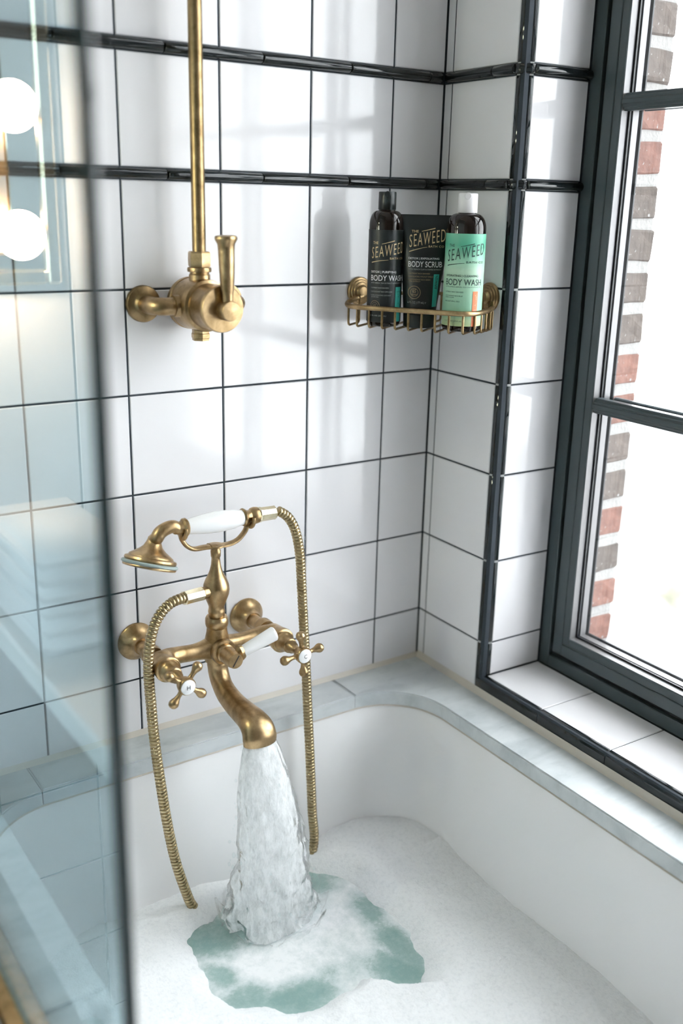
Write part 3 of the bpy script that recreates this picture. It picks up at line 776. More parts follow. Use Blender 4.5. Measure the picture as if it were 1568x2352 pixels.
# neck and rose
hc = c1(252, 532, FY); imgd = (RT*math.cos(.175)-UP*math.sin(.175)); vw = (hc-CP).normalized()
nrm = vw.cross(imgd).normalized()
if nrm.z < 0: nrm = -nrm
nrm = (nrm + vw*-.06).normalized()
nb = hc+nrm*.030
ap_ = hc+nrm*.036; npts = cr([(xl-.014, FY, zc-.0005), tuple(c1(415,270)), tuple(c1(368,283)), tuple(c1(325,312)), tuple(c1(301,350)), tuple(ap_)], 7)
MB().tube(npts, list(np.interp(np.linspace(0,1,len(npts)), [0,.5,1], [.0094,.0100,.0098])), 20).build('neck', M['brass'], hs)
MB().lathe([(.0368,.0030),(.0385,.0060),(.0375,.0090),(.0330,.0105),(.0320,.0130),(.0265,.0165),(.0195,.0210),(.0140,.0265),(.0110,.0330),(.0098,.0370),(.0095,.040)], hc, nrm, 40).build('rose', M['brass'], hs)
MB().lathe([(.0395,-.0018),(.0415,-.0002),(.0415,.0018),(.0400,.0032),(.036,.0034)], hc, nrm, 40).build('seal_ring', M['rubber'], hs)
MB().lathe([(.0330,-.0058),(.0385,-.0050),(.0395,-.0030),(.0390,-.0016)], hc, nrm, 40).build('face_plate', M['brass'], hs)

# hose, dipping into the bath and coming back up
hr = [(1117,160,-.085),(1150,165,-.086),(1205,200,-.087),(1250,270,-.088),(1278,370,-.089),(1295,500,-.090),(1305,700,-.091),(1318,950,-.093),(1332,1200,-.097),(1345,1500,-.103),(1357,1750,-.110),(1368,2000,-.116),(1378,2250,-.120),(1390,2450,-.125)]
hl = [(484,766,-.097),(452,775,-.100),(400,800,-.102),(345,850,-.103),(300,920,-.104),(268,1010,-.105),(250,1110,-.106),(244,1230,-.107),(250,1370,-.108),(262,1500,-.110),(275,1650,-.113),(295,1820,-.116),(330,2060,-.122),(375,2330,-.128),(430,2580,-.134),(500,2790,-.139),(556,2905,-.142)]
R_ = [c1(x, y, Y) for x, y, Y in hr]; L_ = [c1(x, y, Y) for x, y, Y in hl]
mid = [L_[-1]+V(.025,-.012,-.035), V(-.46,-.175,-1.03), V(-.38,-.17,-1.04), R_[-1]+V(-.02,-.01,-.06)]
path = cr([tuple(p) for p in L_+mid+R_[::-1]], 14)
P = np.array(path); seg = np.linalg.norm(np.diff(P, axis=0), axis=1); cum = np.concatenate([[0], np.cumsum(seg)])
pitch = .0058; npt = int(cum[-1]/pitch); tq = []; rad = []
for k in range(npt):                                   # one rounded ring and one dark groove per turn
    for fr_, r_ in ((.02,.0061),(.12,.0061),(.20,.0074),(.36,.0080),(.60,.0081),(.82,.0079),(.95,.0073)): tq.append((k+fr_)*pitch); rad.append(r_)
Q = np.stack([np.interp(tq, cum, P[:,k]) for k in range(3)], 1)
hz = MB().tube(Q, rad, 16).build('shower_hose', M['hose'], None, smooth=60, fix=False)
tag(hz, 'ribbed brass shower hose looping from the hand shower into the bath foam', 'hose')

# ------------------------------------------------------------------ exposed shower valve and riser
VX, VZ = -.4705, -.0190; VYr = -.049
def c3(x, y, Y): return at(280+x/4.9, 540+y/4.9, 'y', Y)
va = empty('shower_valve', (VX, 0, VZ)); tag(va, 'aged brass exposed shower valve with upright lever and riser pipe', 'shower valve')
MB().lathe([(.0360,.016),(.0372,.0175),(.0372,.0240),(.0360,.0250),(.0362,.0262),(.0366,.028),(.0366,.070),(.0358,.0735),(.0315,.0755),(.0312,.0790),(.0318,.082),(.0318,.1085),(.0322,.110),(.0326,.1130),(.0320,.1180),(.0312,.1195),(.004,.1200)], (VX, 0, VZ), (0,-1,0), 56).build('body', M['brass'], va, smooth=30)
MB().lathe([(.004,.119),(.0138,.1195),(.0138,.1375),(.0128,.1395),(.0005,.1402)], (VX+.002, 0, VZ-.001), (0,-1,0), 32).build('spindle_cap', M['brass'], va, smooth=30)
lv0 = V(VX+.002, -.1290, VZ+.008)
MB().lathe([(.0075,.000),(.0080,.012),(.0082,.016),(.0092,.019),(.0105,.045),(.0112,.070),(.0118,.079),(.0150,.0845),(.0155,.087),(.0145,.0895),(.010,.0905)], lv0, (-.02,0,1), 28).build('lever', M['brass'], va)

MB().lathe([(.0150,.028),(.0150,.0415),(.0140,.0425),(.0135,.045),(.0168,.0458),(.0172,.0495),(.0165,.0515),(.0130,.052)], (VX, VYr, VZ), (0,0,1), 28).build('outlet', M['brass'], va)
MB().lathe([(.0155,.0525),(.0162,.0545),(.0166,.062),(.0162,.0715),(.0148,.0735)], (VX, VYr, VZ), (0,0,1), 6, ref=(1,.3,0)).build('union_nut', M['brass'], va, smooth=20)
MB().lathe([(.0096,.05),(.0096,1.31)], (VX, VYr, VZ), (0,0,1), 28).build('riser_pipe', M['brass_dark'], va)
MB().lathe([(.0128,-.028),(.0128,-.0400),(.0136,-.0410),(.0136,-.0470),(.0126,-.0478),(.0126,-.0505),(.0100,-.0510)], (VX, VYr, VZ), (0,0,1), 6, ref=(1,.3,0)).build('drain_plug', M['brass'], va, smooth=20)
for s_ in (-1, 1):
    x = VX+s_*.0665
    MB().lathe([(.0262,.0005),(.0262,.004),(.0250,.0065),(.0165,.0082),(.0150,.0100),(.0125,.0125)], (x, 0, VZ-.001), (0,-1,0), 36).build('wall_flange', M['brass_dark'], va)
    el = cr([(x, -.008, VZ-.001), (x, -.030, VZ-.001), (x-s_*.004, -.0425, VZ-.001), (x-s_*.014, VYr, VZ-.001), (x-s_*.032, VYr, VZ-.001)], 6)
    MB().tube(el, .0125, 22).build('elbow', M['brass'], va)
    MB().lathe([(.0128,.024),(.0150,.0245),(.0155,.026),(.0155,.037),(.0145,.040)], (x, VYr, VZ-.001), (-s_,0,0), 24).build('side_nut', M['brass'], va, smooth=30)

# ------------------------------------------------------------------ corner basket
bk = empty('corner_basket', (-.10, -.10, -.06)); tag(bk, 'aged brass wire basket across the tiled corner, holding three toiletries', 'basket')
ZR, ZW = -.0310, -.0612
rim = cr([(-.160,-.012,-.0200),(-.176,-.0135,-.0235),(-.196,-.022,-.0285),(-.2065,-.042,ZR),(-.203,-.066,ZR),(-.192,-.086,ZR),(-.155,-.145,ZR),(-.124,-.194,ZR),(-.108,-.209,ZR),(-.086,-.208,ZR),(-.050,-.190,-.0305),(-.023,-.172,-.029),(-.014,-.158,-.024),(-.012,-.146,-.0200)], 7)
MB().tube(rim, .0040, 14).build('rim', M['brass'], bk)
bar = cr([(-.160,-.012,-.0175),(-.090,-.0125,-.0175),(-.030,-.0130,-.0175),(-.018,-.020,-.0178),(-.0155,-.050,-.018),(-.0150,-.100,-.018),(-.0130,-.146,-.0185)], 6)
MB().tube(bar, .0030, 12).build('back_bar', M['brass_dark'], bk)
for org, ax in (((-.160, 0, -.0125), (0,-1,0)), ((.03*-.146, -.146, -.0145), (-1,.03,0))):
    fl = MB().lathe([(.0228,.0006),(.0228,.0040),(.0215,.0058),(.0188,.0062),(.0178,.0078),(.0150,.0082),(.0140,.0100),(.0105,.0106),(.0098,.0125),(.0075,.0148),(.002,.0152)], org, ax, 36).build('wall_flange', M['brass'], bk, smooth=30)
rimP = [Vector(p) for p in rim]; cl = [0]
for k in range(1, len(rimP)): cl.append(cl[-1]+(rimP[k]-rimP[k-1]).length)
def rim_at(t):
    for k in range(1, len(cl)):
        if cl[k] >= t: return rimP[k-1].lerp(rimP[k], (t-cl[k-1])/(cl[k]-cl[k-1]))
    return rimP[-1]
inw = V(.84,.545,0).normalized(); NW = 14
for k in range(NW):
    p = rim_at(cl[-1]*(.155+.73*k/(NW-1)))
    # run inwards at the bottom until the wall bars are reached
    tA = (-.0150-p.y)/inw.y; tB = (-.0170+.03*p.y-p.x)/inw.x; t_ = max(.012, min(tA, tB))
    e = V(p.x, p.y, 0)+inw*t_
    pts = [(p.x,p.y,p.z-.001),(p.x,p.y,ZW+.005),(p.x+inw.x*.0015,p.y+inw.y*.0015,ZW+.0015),(p.x+inw.x*.005,p.y+inw.y*.005,ZW),(e.x-inw.x*.005,e.y-inw.y*.005,ZW),(e.x-inw.x*.0015,e.y-inw.y*.0015,ZW+.0015),(e.x,e.y,ZW+.005),(e.x,e.y,-.0185)]
    MB().tube(pts, .0019, 8, ref=(inw.y,-inw.x,0)).build('wire', M['brass_dark'], bk)

# ------------------------------------------------------------------ bottles and tube in the basket
def zat(x, y, py):
    """height at which the upright through x,y is seen at photograph row py"""
    z_ = 0.0
    for _ in range(30):
        d = V(x, y, z_)-CP; cur = 1176-FPX*d.dot(UP)/d.dot(FW); z_ += (cur-py)/FPX*d.dot(FW)/UP.z
    return z_
M['amber'] = mat('dark_amber_plastic', (.010,.0055,.004), .05)
M['blackcap'] = mat('black_cap', (.012,.017,.018), .28)
M['whitecap'] = mat('white_cap', (.82,.80,.82), .35)
M['blacklabel'] = mat('black_label', (.009,.014,.016), .38)
M['gold'] = mat('gold_print', (.66,.50,.28), .45)
M['white_print'] = mat('white_print', (.80,.80,.82), .5)
M['dim_print'] = mat('grey_print', (.42,.43,.42), .5)
M['dim_gold'] = mat('dim_gold_print', (.36,.27,.16), .5)
M['teal'] = mat('teal_print', (.05,.42,.36), .45)
M['dark_print'] = mat('dark_green_print', (.012,.05,.045), .5)
M['orange'] = mat('orange_print', (.86,.22,.08), .45)
M['pale_orange'] = mat('pale_orange_print', (.90,.60,.45), .5)
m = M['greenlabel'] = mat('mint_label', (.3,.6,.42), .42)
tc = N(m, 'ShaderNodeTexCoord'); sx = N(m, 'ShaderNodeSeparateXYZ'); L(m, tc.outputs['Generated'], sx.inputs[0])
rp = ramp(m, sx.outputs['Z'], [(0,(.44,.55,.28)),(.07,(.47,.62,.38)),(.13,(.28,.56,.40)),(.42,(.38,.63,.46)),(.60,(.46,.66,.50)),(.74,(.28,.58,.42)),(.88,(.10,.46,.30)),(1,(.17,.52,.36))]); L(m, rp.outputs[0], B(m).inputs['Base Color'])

def flat_strip(u0, v0, u1, v1, w0, w1, n=8, bend=0.0):
    vs, fs = [], []
    for k in range(n+1):
        t = k/n; u_ = u0+(u1-u0)*t; v_ = v0+(v1-v0)*t+bend*4*t*(1-t); w_ = w0+(w1-w0)*t
        vs += [(u_, v_-w_/2), (u_, v_+w_/2)]
    for k in range(n): fs.append((2*k, 2*k+2, 2*k+3, 2*k+1))
    return vs, fs
def rect(u0, u1, v0, v1, nu=6, nv=1):
    vs = [(u0+(u1-u0)*i/nu, v0+(v1-v0)*j/nv) for j in range(nv+1) for i in range(nu+1)]
    fs = [(j*(nu+1)+i, j*(nu+1)+i+1, (j+1)*(nu+1)+i+1, (j+1)*(nu+1)+i) for j in range(nv) for i in range(nu)]
    return vs, fs
def annulus(cu, cv, r0, r1, n=32):
    vs = []; fs = []
    for k in range(n):
        a = 2*math.pi*k/n; vs += [(cu+r0*math.cos(a), cv+r0*math.sin(a)), (cu+r1*math.cos(a), cv+r1*math.sin(a))]
    for k in range(n): j = (k+1) % n; fs.append((2*k, 2*k+1, 2*j+1, 2*j))
    return vs, fs

def print_label(parent, items, surf):
    """items: (material key, (verts, faces)) in label coordinates; surf maps them on to the pack"""
    by = {}
    for key, (vs, fs) in items:
        if vs: by.setdefault(key, MB()).add([surf(u_, v_) for u_, v_ in vs], fs)
    names = {'gold':'gold_lettering','white_print':'white_lettering','dim_print':'small_lettering','dim_gold':'small_gold_lettering','teal':'teal_strip','orange':'orange_strip','dark_print':'dark_lettering','pale_orange':'strip_lettering','blacklabel':'strip_lettering'}
    for key, mb in by.items():
        o = mb.build(names[key], M[key], parent, smooth=0, fix=False)
        if key not in ('teal', 'orange'): o['kind'] = 'stuff'

def bottle(name, label, cat_, basepx, R, pycap, pyneck, pylab0, pylab1, capr, mats, items_fn, phi0=0.0):
    c = at(*basepx, 'z', ZW+.0021); c = V(c.x, c.y, ZW+.0021)
    n_ = (CP-c); n_.z = 0; n_.normalize(); rt = V(n_.y, -n_.x, 0)*-1
    if rt.dot(RT) < 0: rt = -rt
    fr = c+n_*R
    zt, zn = zat(c.x, c.y, pycap), zat(c.x+n_.x*capr, c.y+n_.y*capr, pyneck)
    l0, l1 = zat(fr.x, fr.y, pylab0), zat(fr.x, fr.y, pylab1)
    root = empty(name, c); tag(root, label, cat_, 'toiletries in the corner basket')
    zs = l0+.006
    prof = [(R*.80,0),(R*.93,.0012),(R*.985,.004),(R,.008),(R,zs-c.z)]
    for k in range(1, 11):
        a = k/10*math.pi/2; prof.append((capr*.93+(R-capr*.93)*math.cos(a)**.85 if k < 10 else capr*.93, zs-c.z+(zn-zs-.001)*math.sin(a)))
    prof += [(capr*.9, zn-c.z+.002)]
    MB().lathe(prof, c, (0,0,1), 56, ref=n_).build('bottle_body', M['amber'], root, smooth=50)
    cp = MB().lathe([(capr*.97,0),(capr,.0008),(capr*.985,zt-zn-.0016),(capr*.95,zt-zn-.0003),(capr*.80,zt-zn),(capr*.70,zt-zn-.0006)], V(c.x,c.y,zn), (0,0,1), 40, ref=n_).build('cap', M[mats[0]], root, smooth=40)
    MB().lathe([(capr*.30,0),(capr*.34,.0006),(capr*.30,.0012)], V(c.x,c.y,zt-.004)+n_*(capr*.965), n_, 16).build('thumb_notch', M[mats[0]], cp)
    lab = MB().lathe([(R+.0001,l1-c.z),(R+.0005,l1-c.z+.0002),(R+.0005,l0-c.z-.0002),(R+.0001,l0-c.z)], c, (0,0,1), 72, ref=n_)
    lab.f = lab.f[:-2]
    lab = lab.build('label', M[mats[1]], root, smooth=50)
    def surf(u_, v_):
        a = phi0+u_/R; q = c+n_*((R+.0009)*math.cos(a))+rt*((R+.0009)*math.sin(a)); return (q.x, q.y, v_)
    Z = lambda py: zat(fr.x, fr.y, py)
    print_label(lab, items_fn(Z), surf)
    return root

def brand(Z, key, uT, uTe, pyT, uS, uE, pyS0, pyS1, hgt, bar0, bar1, sw0, sw1, bath, small=None):
    it = [(key, fit('THE', uT, uTe, Z(pyT+6.5), Z(pyT), .008)),
          (key, fit('SEAWEED', uS, uE, Z(pyS0), Z(pyS0)+hgt, -.004, (Z(pyS1)-Z(pyS0))/(uE-uS), 1.25)),
          (key, flat_strip(bar0[0], Z(bar0[1]), bar1[0], Z(bar1[1]), .0007, .0014)),
          (key, flat_strip(sw0[0], Z(sw0[1]), sw1[0], Z(sw1[1]), .0014, .0005, 8, .0006)),
          (key, fit('BATH CO', bath[0], bath[1], Z(bath[3]), Z(bath[2]), .010, 0, 1.15))]
    return it
def items_wash(Z):
    it = brand(Z, 'gold', -.0205, -.0115, 555, -.0226, .0330, 595, 580, .0166, (-.0060,561), (.0135,553), (-.0226,604), (.0045,597), (.0067,.0320,591,596))
    it += [('white_print', fit('DETOX | PURIFYING', -.0230, .0180, Z(629), Z(622.5), .012)), ('white_print', fit('BODY WASH', -.0230, .0335, Z(645.5), Z(632.5), .004)),
           ('dim_print', fit('WITH GREEN TEA EXTRACT & FRENCH CLAY', -.0230, .0330, Z(652), Z(649))),
           ('dim_print', fit('\u2022 NUTRIENT RICH SEAWEED', -.0230, .0068, Z(663), Z(660.3))), ('dim_print', fit('\u2022 ANTIOXIDANT RICH SPIRULINA', -.0230, .0125, Z(671.8), Z(669))),
           ('dim_print', fit('\u2022 ULTRA-HYDRATING COCONUT', -.0230, .0105, Z(680), Z(677.3))), ('dim_print', fit('& OLIVE OILS', -.0215, -.0085, Z(684), Z(681.3))),
           ('teal', rect(.0180, .0300, Z(739), Z(659.5))), ('dim_print', fit('12 FL OZ (354 mL)', -.0225, .004, Z(728), Z(724)))]
    it += [('dim_gold', annulus(-.0145, Z(703), .0073, .0080)), ('dim_gold', annulus(-.0145, Z(703), .0046, .0050)), ('dim_gold', fit('65', -.0168, -.0122, Z(704.5), Z(699.5)))]
    vs, fs = fit('AWAKEN', Z(700), Z(662), -.0275, -.0210, .006)
    it.append(('blacklabel', ([(.0000-v_, u_) for u_, v_ in vs], fs)))
    return it
bottle('shampoo_bottle', 'dark bottle with black cap and gold lettering, standing against the tap wall in the basket', 'bottle', (879.5, 747), .0264, 440, 482, 528, 741, .0137, ('blackcap','blacklabel'), items_wash)
def items_green(Z):
    it = brand(Z, 'dark_print', -.0250, -.0150, 561.5, -.0270, .0340, 602.5, 584, .0168, (-.0055,567), (.0150,560), (-.0270,611.5), (.0010,605), (.0035,.0330,600,605))
    it += [('dark_print', fit('HYDRATING | CLEANSING', -.0280, .0240, Z(638), Z(631.5), .012)), ('dark_print', fit('BODY WASH', -.0285, .0310, Z(656), Z(641.5), .003)),
           ('dark_print', fit('WITH CITRUS, LEMON, COCONUT & OLIVE OIL', -.0285, .0300, Z(661.5), Z(658.5))),
           ('dark_print', fit('NUTRIENT RICH SEAWEED', -.0285, .0020, Z(673), Z(670))), ('dark_print', fit('ANTIOXIDANT RICH BLUE', -.0285, .0010, Z(681.8), Z(679))), ('dark_print', fit('GREEN ALGAE', -.0285, -.0120, Z(685.5), Z(683))),
           ('dark_print', fit('100% NATURAL OILS', -.0285, -.0030, Z(694.5), Z(691.5))), ('orange', rect(.0165, .0255, Z(750), Z(669.5))), ('dark_print', fit('12 FL OZ (354 mL)', -.0270, .0030, Z(741), Z(736.5)))]
    vs, fs = fit('CITRUS VANILLA', Z(738), Z(676), -.0232, -.0188, .004)
    it.append(('pale_orange', ([(-v_, u_) for u_, v_ in vs], fs)))
    return it
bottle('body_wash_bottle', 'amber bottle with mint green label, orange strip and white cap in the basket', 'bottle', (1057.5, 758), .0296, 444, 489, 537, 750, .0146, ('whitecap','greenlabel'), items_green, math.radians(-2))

# squeezed tube standing on its cap
c = at(961, 750, 'z', ZW+.0021); c = V(c.x, c.y, ZW+.0021)
n_ = CP-c; n_.z = 0; n_.normalize(); rt = V(-n_.y, n_.x, 0)
if rt.dot(RT) < 0: rt = -rt
tb = empty('scrub_tube', c); tag(tb, 'black squeeze tube with flat crimped top standing between the two bottles', 'tube', 'toiletries in the corner basket')
zt = zat(c.x, c.y, 493); zk = zat(c.x+n_.x*.024, c.y+n_.y*.024, 722)
sx_ = .0055                                            # the crimp sits slightly to the right
def tube_sec(z_):
    t = min(1, max(0, (z_-zk)/(zt-zk)))
    a = .0250+(.0397-.0250)*t**.95; b_ = .0245*(1-t**1.5)+.0006
    return t, a, b_
vs, fs = [], []; nz_, na = 34, 48
for j in range(nz_+1):
    z_ = zk+(zt-zk)*j/nz_; t, a, b_ = tube_sec(z_)
    for k in range(na):
        an = 2*math.pi*k/na; q = c+rt*(a*math.cos(an)+sx_*t)+n_*(b_*math.sin(an)); vs.append((q.x, q.y, z_))
for j in range(nz_):
    for k in range(na): k2 = (k+1) % na; fs.append((j*na+k, j*na+k2, (j+1)*na+k2, (j+1)*na+k))
fs += [tuple(range(na-1,-1,-1)), tuple(nz_*na+k for k in range(na))]
tbody = MB().add(vs, fs).build('tube_body', M['blacklabel'], tb, smooth=60)
MB().lathe([(.0235,0),(.0246,.001),(.0250,zk-c.z-.0016),(.0244,zk-c.z-.0004),(.020,zk-c.z)], c, (0,0,1), 48, ref=n_).build('screw_cap', M['blackcap'], tb, smooth=40)
MPX = .000702
def tsurf(px, z_):
    t, a, b_ = tube_sec(z_); pc = 961+(973.5-961)*t
    u_ = (px-pc)*MPX; u_ = max(-a*.985, min(a*.985, u_))
    q = c+rt*(u_+sx_*t)+n_*(b_*math.sqrt(1-(u_/a)**2)+.0005); return (q.x, q.y, z_)
fr_ = lambda py: c+n_*(.024*(1-max(0, min(1, (722-py)/229))**1.5))
def TZ(py): q = fr_(py); return zat(q.x, q.y, py)
it = [('gold', fit('THE', 940.7, 956, TZ(534.5), TZ(528.5), .008)), ('gold', fit('SEAWEED', 936.3, 1014.5, TZ(569), TZ(569)+.0186, -.004, (TZ(553.5)-TZ(569))/78, 1.25)),
      ('gold', flat_strip(962.7, TZ(531.4), 992, TZ(523.7), .0008, .0014)), ('gold', flat_strip(936, TZ(578.5), 975.5, TZ(567), .0014, .0005, 8, .0006)),
      ('gold', fit('BATH CO', 978, 1011.6, TZ(568), TZ(563), .010, 0, 1.15)),
      ('white_print', fit('DETOX | EXFOLIATING', 935, 1002, TZ(597), TZ(591.5), .012)), ('white_print', fit('BODY SCRUB', 935, 1008.5, TZ(613.6), TZ(600.3), .004)),
      ('dim_print', fit('WITH FRENCH CLAY & COFFEE EXTRACT', 935, 1007, TZ(620.5), TZ(617.2))),
      ('dim_gold', fit('\u2022 NUTRIENT RICH SEAWEED', 935.5, 982.5, TZ(630), TZ(626.8))), ('dim_gold', fit('\u2022 EXFOLIATING WALNUT SHELLS', 935.5, 989.5, TZ(637), TZ(633.8))),
      ('dim_gold', fit('\u2022 ANTIOXIDANT RICH GREEN', 935.5, 983.5, TZ(644), TZ(640.8))), ('dim_gold', fit('TEA EXTRACT', 938, 962, TZ(648.3), TZ(645.2))),
      ('dim_print', fit('6 FL OZ (177 mL) \u212e', 935, 975.5, TZ(699), TZ(692.5)))]
rs_, zr_ = 14.0, TZ(672)
def pxz(vf): return ([(949+x, zr_+y*MPX) for x, y in vf[0]], vf[1])
it += [('dim_gold', pxz(annulus(0, 0, 12.9, 14.0))), ('dim_gold', pxz(annulus(0, 0, 8.0, 8.8))), ('dim_gold', pxz(fit('65', -3.8, 3.8, -1.0, 7.0, .01))), ('dim_gold', pxz(fit('ORGANIC', -6.4, 6.4, -6.0, -3.0)))]
it.append(('teal', ([(988+9.3*a+(3.0*b_)+a*b_*2.6, TZ(705)+(TZ(629.5)-TZ(705))*b_) for b_ in (0,.25,.5,.75,1) for a in (0,.5,1)], [(j*3+i, j*3+i+1, j*3+i+4, j*3+i+3) for j in range(4) for i in range(2)])))
vs, fs = fit('AWAKEN', TZ(664), TZ(633), -3, 3, .006); 
it.append(('blacklabel', ([(996.5-v_-(664-0)*0+1.0*((u_-TZ(664))/(TZ(633)-TZ(664))-.5), u_) for u_, v_ in vs], fs)))
def tsurf2(px, z_):
    q = Vector(tsurf(px, z_)); return tuple(q)
base_items = [i for i in it if i[0] not in ('blacklabel',)]
print_label(tbody, base_items, tsurf2)
print_label(tbody, [i for i in it if i[0] == 'blacklabel'], lambda p_, z_: tuple(Vector(tsurf(p_, z_))+n_*.0004))

# ------------------------------------------------------------------ washstand corner beside the tub (met in the screen's reflection)
CT = -.388
wsn = empty('washstand', (-1.38, -.27, FLOOR)); tag(wsn, 'white marble topped washstand on brass legs left of the glass screen', 'washstand')
M['whitemarble'] = mat('white_marble_top', (.80,.80,.80), .2)
MB().bbox(-1.76, -.998, -.53, -.004, CT-.035, CT, .004).build('counter_top', M['whitemarble'], wsn, smooth=40)
for x in (-1.72, -1.32):
    for y in (-.49, -.05):
        MB().lathe([(.014,0),(.014,CT-.035-FLOOR-.01),(.018,CT-.035-FLOOR-.006),(.018,CT-.035-FLOOR)], (x, y, FLOOR), (0,0,1), 20).build('leg', M['brass'], wsn)
MB().tube([(-1.72,-.49,FLOOR+.25),(-1.32,-.49,FLOOR+.25)], .009, 14).build('rail', M['brass'], wsn)
bs = MB().lathe([(.08,0),(.15,.02),(.19,.07),(.20,.115),(.195,.12),(.188,.112),(.175,.07),(.13,.028),(.02,.018)], (-1.48, -.27, CT+.0005), (0,0,1), 40).build('wash_basin', M['porcelain'])
tag(bs, 'round white porcelain wash basin on the washstand', 'basin')
M['towel'] = mat('white_towelling', (.82,.82,.84), .9); bump(M['towel'], noisetex(M['towel'], coords(M['towel']), 400, 3), .5, .003)
def towel(z0, h, dx, dy, lab):
    r_ = empty('towel', (-1.085, -.20, z0)); tag(r_, lab, 'towel', 'folded towels on the washstand')
    for k in range(3):
        bm = bmesh.new(); bmesh.ops.create_cube(bm, size=1)
        for q in bm.verts: q.co = V(-1.085+dx+q.co.x*.120, -.20+dy+q.co.y*.22, z0+h*(k+.5)/3+q.co.z*h/3*.98)
        bmesh.ops.bevel(bm, geom=list(bm.edges), offset=h/3*.42, segments=3, affect='EDGES'); 
        me = bpy.data.meshes.new('fold'); bm.to_mesh(me); bm.free(); me.polygons.foreach_set('use_smooth', [True]*len(me.polygons)); me.materials.append(M['towel']); obj('fold', me, r_)
towel(CT+.0005, .068, .014, 0, 'white folded towel lying on the washstand top')
towel(CT+.0690, .062, .018, -.006, 'white folded towel on top of another folded towel')
M['slate'] = mat('grey_green_ceramic', (.16,.20,.20), .4)
tag(MB().lathe([(.030,0),(.036,.004),(.040,.05),(.038,.12),(.030,.16),(.034,.185),(.048,.20),(.046,.203),(.030,.186),(.026,.16),(.034,.05),(.02,.01)], (-1.215, -.12, CT+.0005), (0,0,1), 32).build('ceramic_vase', M['slate']), 'grey green ceramic vase on the washstand', 'vase')
M['copper'] = mat('copper', (.85,.45,.25), .3, 1.0)
tag(MB().lathe([(.028,0),(.030,.003),(.036,.08),(.034,.08),(.028,.006),(.005,.005)], (-1.20, -.36, CT+.0005), (0,0,1), 32).build('copper_tumbler', M['copper']), 'small copper tumbler on the washstand', 'tumbler')
mr_ = empty('wall_mirror', (-1.055, 0, .012)); tag(mr_, 'tall brass framed mirror on the tiled wall above the washstand', 'mirror')
M['mirror'] = mat('mirror_glass', (.85,.86,.86), .01, 1.0)
MB().box(-1.140, -.970, -.016, -.004, .027, .965).build('mirror_glass', M['mirror'], mr_, smooth=0)
for (a, b_, cc, d_) in ((-1.158,-1.138,.012,.98), (-.972,-.952,.012,.98), (-1.138,-.972,.012,.032), (-1.138,-.972,.960,.98)):
    MB().bbox(a, b_, -.026, -.002, cc, d_, .004).build('frame', M['brass_light'], mr_, smooth=30)
scn = empty('wall_sconce_offscreen', (-1.083, -.03, .151)); tag(scn, 'brass wall light with two round white globe bulbs in front of the mirror', 'wall lamp')
M['globe'] = mat('lit_globe', (1,.9,.75), .3); B(M['globe']).inputs['Emission Color'].default_value = (1,.80,.56,1); B(M['globe']).inputs['Emission Strength'].default_value = 40
MB().bbox(-1.095, -1.071, -.034, -.0165, .05, .252, .004).build('back_plate', M['brass'], scn, smooth=30)
for zc_ in (.078, .224):
    MB().lathe([(.009,.033),(.009,.052),(.014,.054),(.014,.066),(.010,.068)], (-1.083, 0, zc_), (0,-1,0), 24).build('lamp_holder', M['brass'], scn)
    MB().sphere((-1.083, -.100, zc_), .029, 28, 18).build('globe_offscreen', M['globe'], scn, smooth=180)

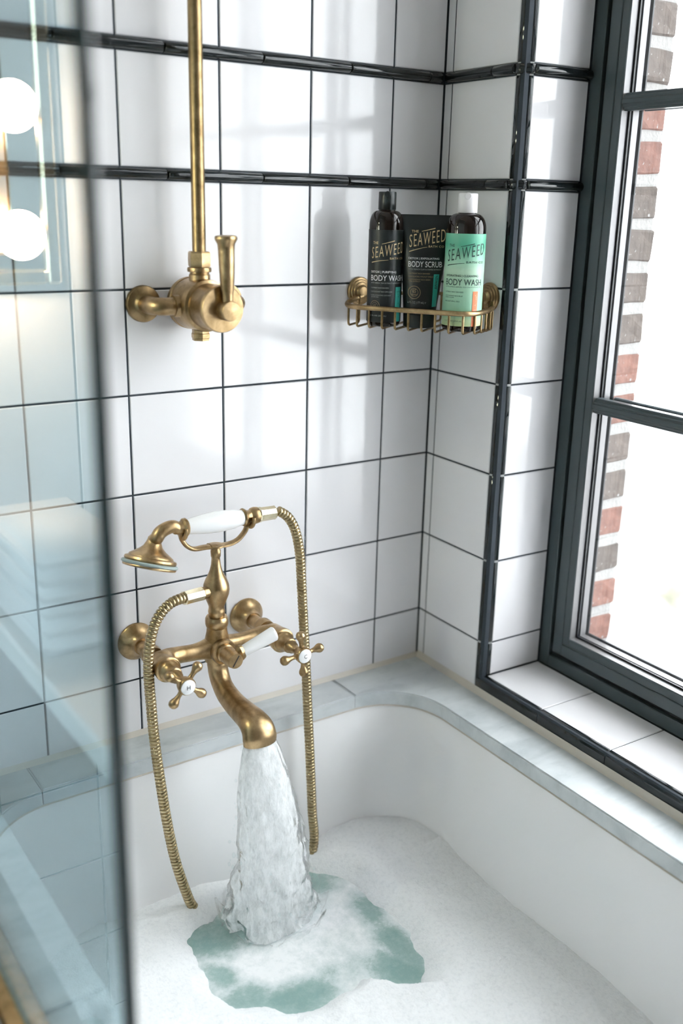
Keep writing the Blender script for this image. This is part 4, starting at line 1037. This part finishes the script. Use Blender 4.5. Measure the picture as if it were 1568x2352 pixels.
# ------------------------------------------------------------------ the street outside
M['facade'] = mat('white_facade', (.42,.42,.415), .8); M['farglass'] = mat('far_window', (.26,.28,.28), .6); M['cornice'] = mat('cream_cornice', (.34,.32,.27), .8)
M['street'] = mat('pale_paving', (.62,.60,.58), .9)
m = M['street']; rp = ramp(m, noisetex(m, coords(m), .06, 4), [(.35,(.27,.265,.26)),(.6,(.36,.35,.345))]); L(m, rp.outputs[0], B(m).inputs['Base Color'])
GZ = -46
tag(MB().box(5, 400, -150, 300, GZ-1, GZ).build('street_ground', M['street'], smooth=0), None); bpy.data.objects['street_ground']['kind'] = 'structure'; bpy.data.objects['street_ground']['label'] = 'pale paved ground far below the window'
bd = empty('apartment_building', (100, 80, GZ)); tag(bd, 'white apartment block with rows of small windows seen through the window', 'building')
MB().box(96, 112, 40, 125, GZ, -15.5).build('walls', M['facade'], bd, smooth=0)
MB().box(95.4, 112.6, 39.4, 125.6, -15.5, -14.3).build('cornice', M['cornice'], bd, smooth=0)
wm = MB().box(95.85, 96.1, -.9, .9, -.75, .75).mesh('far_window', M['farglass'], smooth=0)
wf = MB().box(95.9, 96.12, -1.1, 1.1, -.95, -.75).mesh('window_sill', M['cornice'], smooth=0)
for j in range(8):
    for i in range(14):
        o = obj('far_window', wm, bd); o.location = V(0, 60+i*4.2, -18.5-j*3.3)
for b_ in [o for o in bd.children if o.name.startswith('far_window')]:
    o = obj('window_sill', wf, b_)
M['leaf'] = mat('dry_foliage', (.27,.265,.21), .9); M['trunk'] = mat('bark', (.2,.14,.1), .9)
for k, (x, y, r_, lab) in enumerate([(72,50,3.2,'broad'), (78,69,2.6,'small'), (62,40,2.4,'low'), (88,60,3.6,'tall')]):
    t_ = empty('street_tree', (x, y, GZ)); tag(t_, lab+' pale leaved tree on the paved ground before the apartment block', 'tree', 'street trees below the window')
    MB().lathe([(.35,0),(.25,4),(.15,7)], (x, y, GZ), (0,0,1), 10).build('trunk', M['trunk'], t_)
    bm = bmesh.new(); bmesh.ops.create_icosphere(bm, subdivisions=4, radius=r_)
    for q in bm.verts: q.co = q.co*(1+.45*noise.fractal(q.co*.5+V(k*9,0,0), 1, 2, 4)); q.co += V(x, y, GZ+6+r_*.5)
    me = bpy.data.meshes.new('crown'); bm.to_mesh(me); bm.free(); me.materials.append(M['leaf']); obj('crown', me, t_)
#END1
for o in TOPS: o.location.z += ZO
